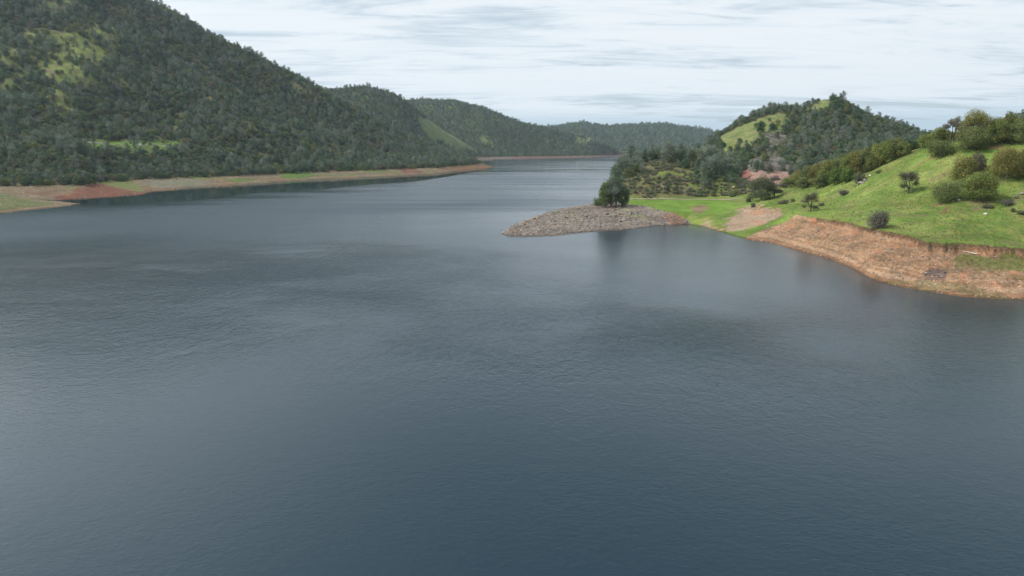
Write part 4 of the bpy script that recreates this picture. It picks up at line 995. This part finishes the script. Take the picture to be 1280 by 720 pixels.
# ---------------------------------------------------------------- haze
v = [(x, y, z) for z in (-45, 520) for x, y in ((-7300, -7300), (7300, -7300), (7300, 7300), (-7300, 7300))]
me = mesh_np('haze', v, [(0, 3, 2, 1), (4, 5, 6, 7), (0, 1, 5, 4), (1, 2, 6, 5), (2, 3, 7, 6), (3, 0, 4, 7)])
hm = bpy.data.materials.new('haze'); hm.use_nodes = True; hm.node_tree.nodes.clear()
o_ = hm.node_tree.nodes.new('ShaderNodeOutputMaterial'); pv = hm.node_tree.nodes.new('ShaderNodeVolumePrincipled')
pv.inputs['Color'].default_value = (.66, .84, 1, 1); pv.inputs['Density'].default_value = .000045; pv.inputs['Anisotropy'].default_value = .25
hm.node_tree.links.new(pv.outputs[0], o_.inputs['Volume']); me.materials.append(hm)
tag(link('haze', me), 'thin bluish haze filling the valley air', 'haze', kind='stuff')

# ---------------------------------------------------------------- sky, sun, camera
SUN_EL, SUN_AZ = math.radians(48), math.radians(-86)      # azimuth from +Y towards +X
w_ = bpy.data.worlds.new('World'); sc.world = w_; w_.use_nodes = True; nt = w_.node_tree; nt.nodes.clear()
out = nt.nodes.new('ShaderNodeOutputWorld'); bg = nt.nodes.new('ShaderNodeBackground'); bg2 = nt.nodes.new('ShaderNodeBackground')
sky = nt.nodes.new('ShaderNodeTexSky'); sky.sky_type = 'NISHITA'; sky.sun_disc = False; sky.sun_elevation = SUN_EL; sky.sun_rotation = SUN_AZ
sky.air_density = 1.0; sky.dust_density = 1.5; sky.altitude = 200
nt.links.new(sky.outputs[0], bg.inputs[0]); bg.inputs[1].default_value = .085
tc = nt.nodes.new('ShaderNodeTexCoord').outputs['Generated']
sep = nt.nodes.new('ShaderNodeSeparateXYZ'); nt.links.new(tc, sep.inputs[0])
zz_ = mathn(nt, 'ADD', mathn(nt, 'MAXIMUM', sep.outputs[2], 0.0), .07)
u_ = mathn(nt, 'DIVIDE', sep.outputs[0], zz_); v_ = mathn(nt, 'DIVIDE', sep.outputs[1], zz_)
cv = nt.nodes.new('ShaderNodeCombineXYZ'); nt.links.new(u_, cv.inputs[0]); nt.links.new(v_, cv.inputs[1])
ca1 = noise(nt, mapping(nt, cv.outputs[0], -.35, (.30, .55, 1)), 1, 9, .60, 1.2)
ca2 = noise(nt, mapping(nt, cv.outputs[0], -.25, (1.1, 3.4, 1)), 1, 9, .65, 1.0)
cl = mathn(nt, 'ADD', mathn(nt, 'MULTIPLY', ca1, .55), mathn(nt, 'MULTIPLY', ca2, .45))
m1 = maprange(nt, cl, .34, .50, 0.55, 1, True)
fade = maprange(nt, sep.outputs[2], .030, .052, .82, 1, True)
m1 = mathn(nt, 'MULTIPLY', m1, maprange(nt, sep.outputs[2], .25, .60, 1, .55, True))
msk = mathn(nt, 'MULTIPLY', m1, fade)
tone_ = maprange(nt, cl, .38, .56, .0, 1, True)
ccol = mix(nt, tone_, (.69, .79, .87), (.86, .91, .95))
ccol = mix(nt, maprange(nt, sep.outputs[2], .026, .056, 0, 1, True), (.60, .76, .88), ccol)
dp = nt.nodes.new('ShaderNodeVectorMath'); dp.operation = 'DOT_PRODUCT'; nt.links.new(tc, dp.inputs[0])
dp.inputs[1].default_value = (math.sin(SUN_AZ) * math.cos(SUN_EL), math.cos(SUN_AZ) * math.cos(SUN_EL), math.sin(SUN_EL))
nt.links.new(maprange(nt, dp.outputs['Value'], .38, .98, 1.0, 2.9, True), bg2.inputs[1])
nt.links.new(ccol, bg2.inputs[0])
msx = nt.nodes.new('ShaderNodeMixShader'); nt.links.new(msk, msx.inputs[0]); nt.links.new(bg.outputs[0], msx.inputs[1]); nt.links.new(bg2.outputs[0], msx.inputs[2])
nt.links.new(msx.outputs[0], out.inputs[0])

sd = bpy.data.lights.new('sun', 'SUN'); sd.energy = 3.5; sd.angle = math.radians(1.5); sd.color = (1, .95, .87)
so = bpy.data.objects.new('sun', sd); COL.objects.link(so)
from mathutils import Vector
dv = Vector((math.sin(SUN_AZ) * math.cos(SUN_EL), math.cos(SUN_AZ) * math.cos(SUN_EL), math.sin(SUN_EL)))
so.rotation_euler = dv.to_track_quat('Z', 'Y').to_euler(); so.location = dv * 300

cd = bpy.data.cameras.new('camera'); cd.sensor_width = 36; cd.lens = 36 * F / 1280; cd.clip_end = 20000; cd.clip_start = .5
co = bpy.data.objects.new('camera', cd); COL.objects.link(co); co.location = (0, 0, H); co.rotation_euler = (math.pi / 2 - PITCH, 0, 0); sc.camera = co

sc.render.engine = 'CYCLES'
sc.cycles.use_denoising = True; sc.cycles.denoiser = 'OPENIMAGEDENOISE'
sc.cycles.max_bounces = 5; sc.cycles.diffuse_bounces = 2; sc.cycles.glossy_bounces = 2; sc.cycles.transmission_bounces = 2; sc.cycles.volume_bounces = 0; sc.cycles.transparent_max_bounces = 4
sc.cycles.caustics_reflective = False; sc.cycles.sample_clamp_indirect = 3
sc.view_settings.view_transform = 'Standard'; sc.view_settings.look = 'None'; sc.view_settings.exposure = .06; sc.view_settings.gamma = 1
print('instances', tot)
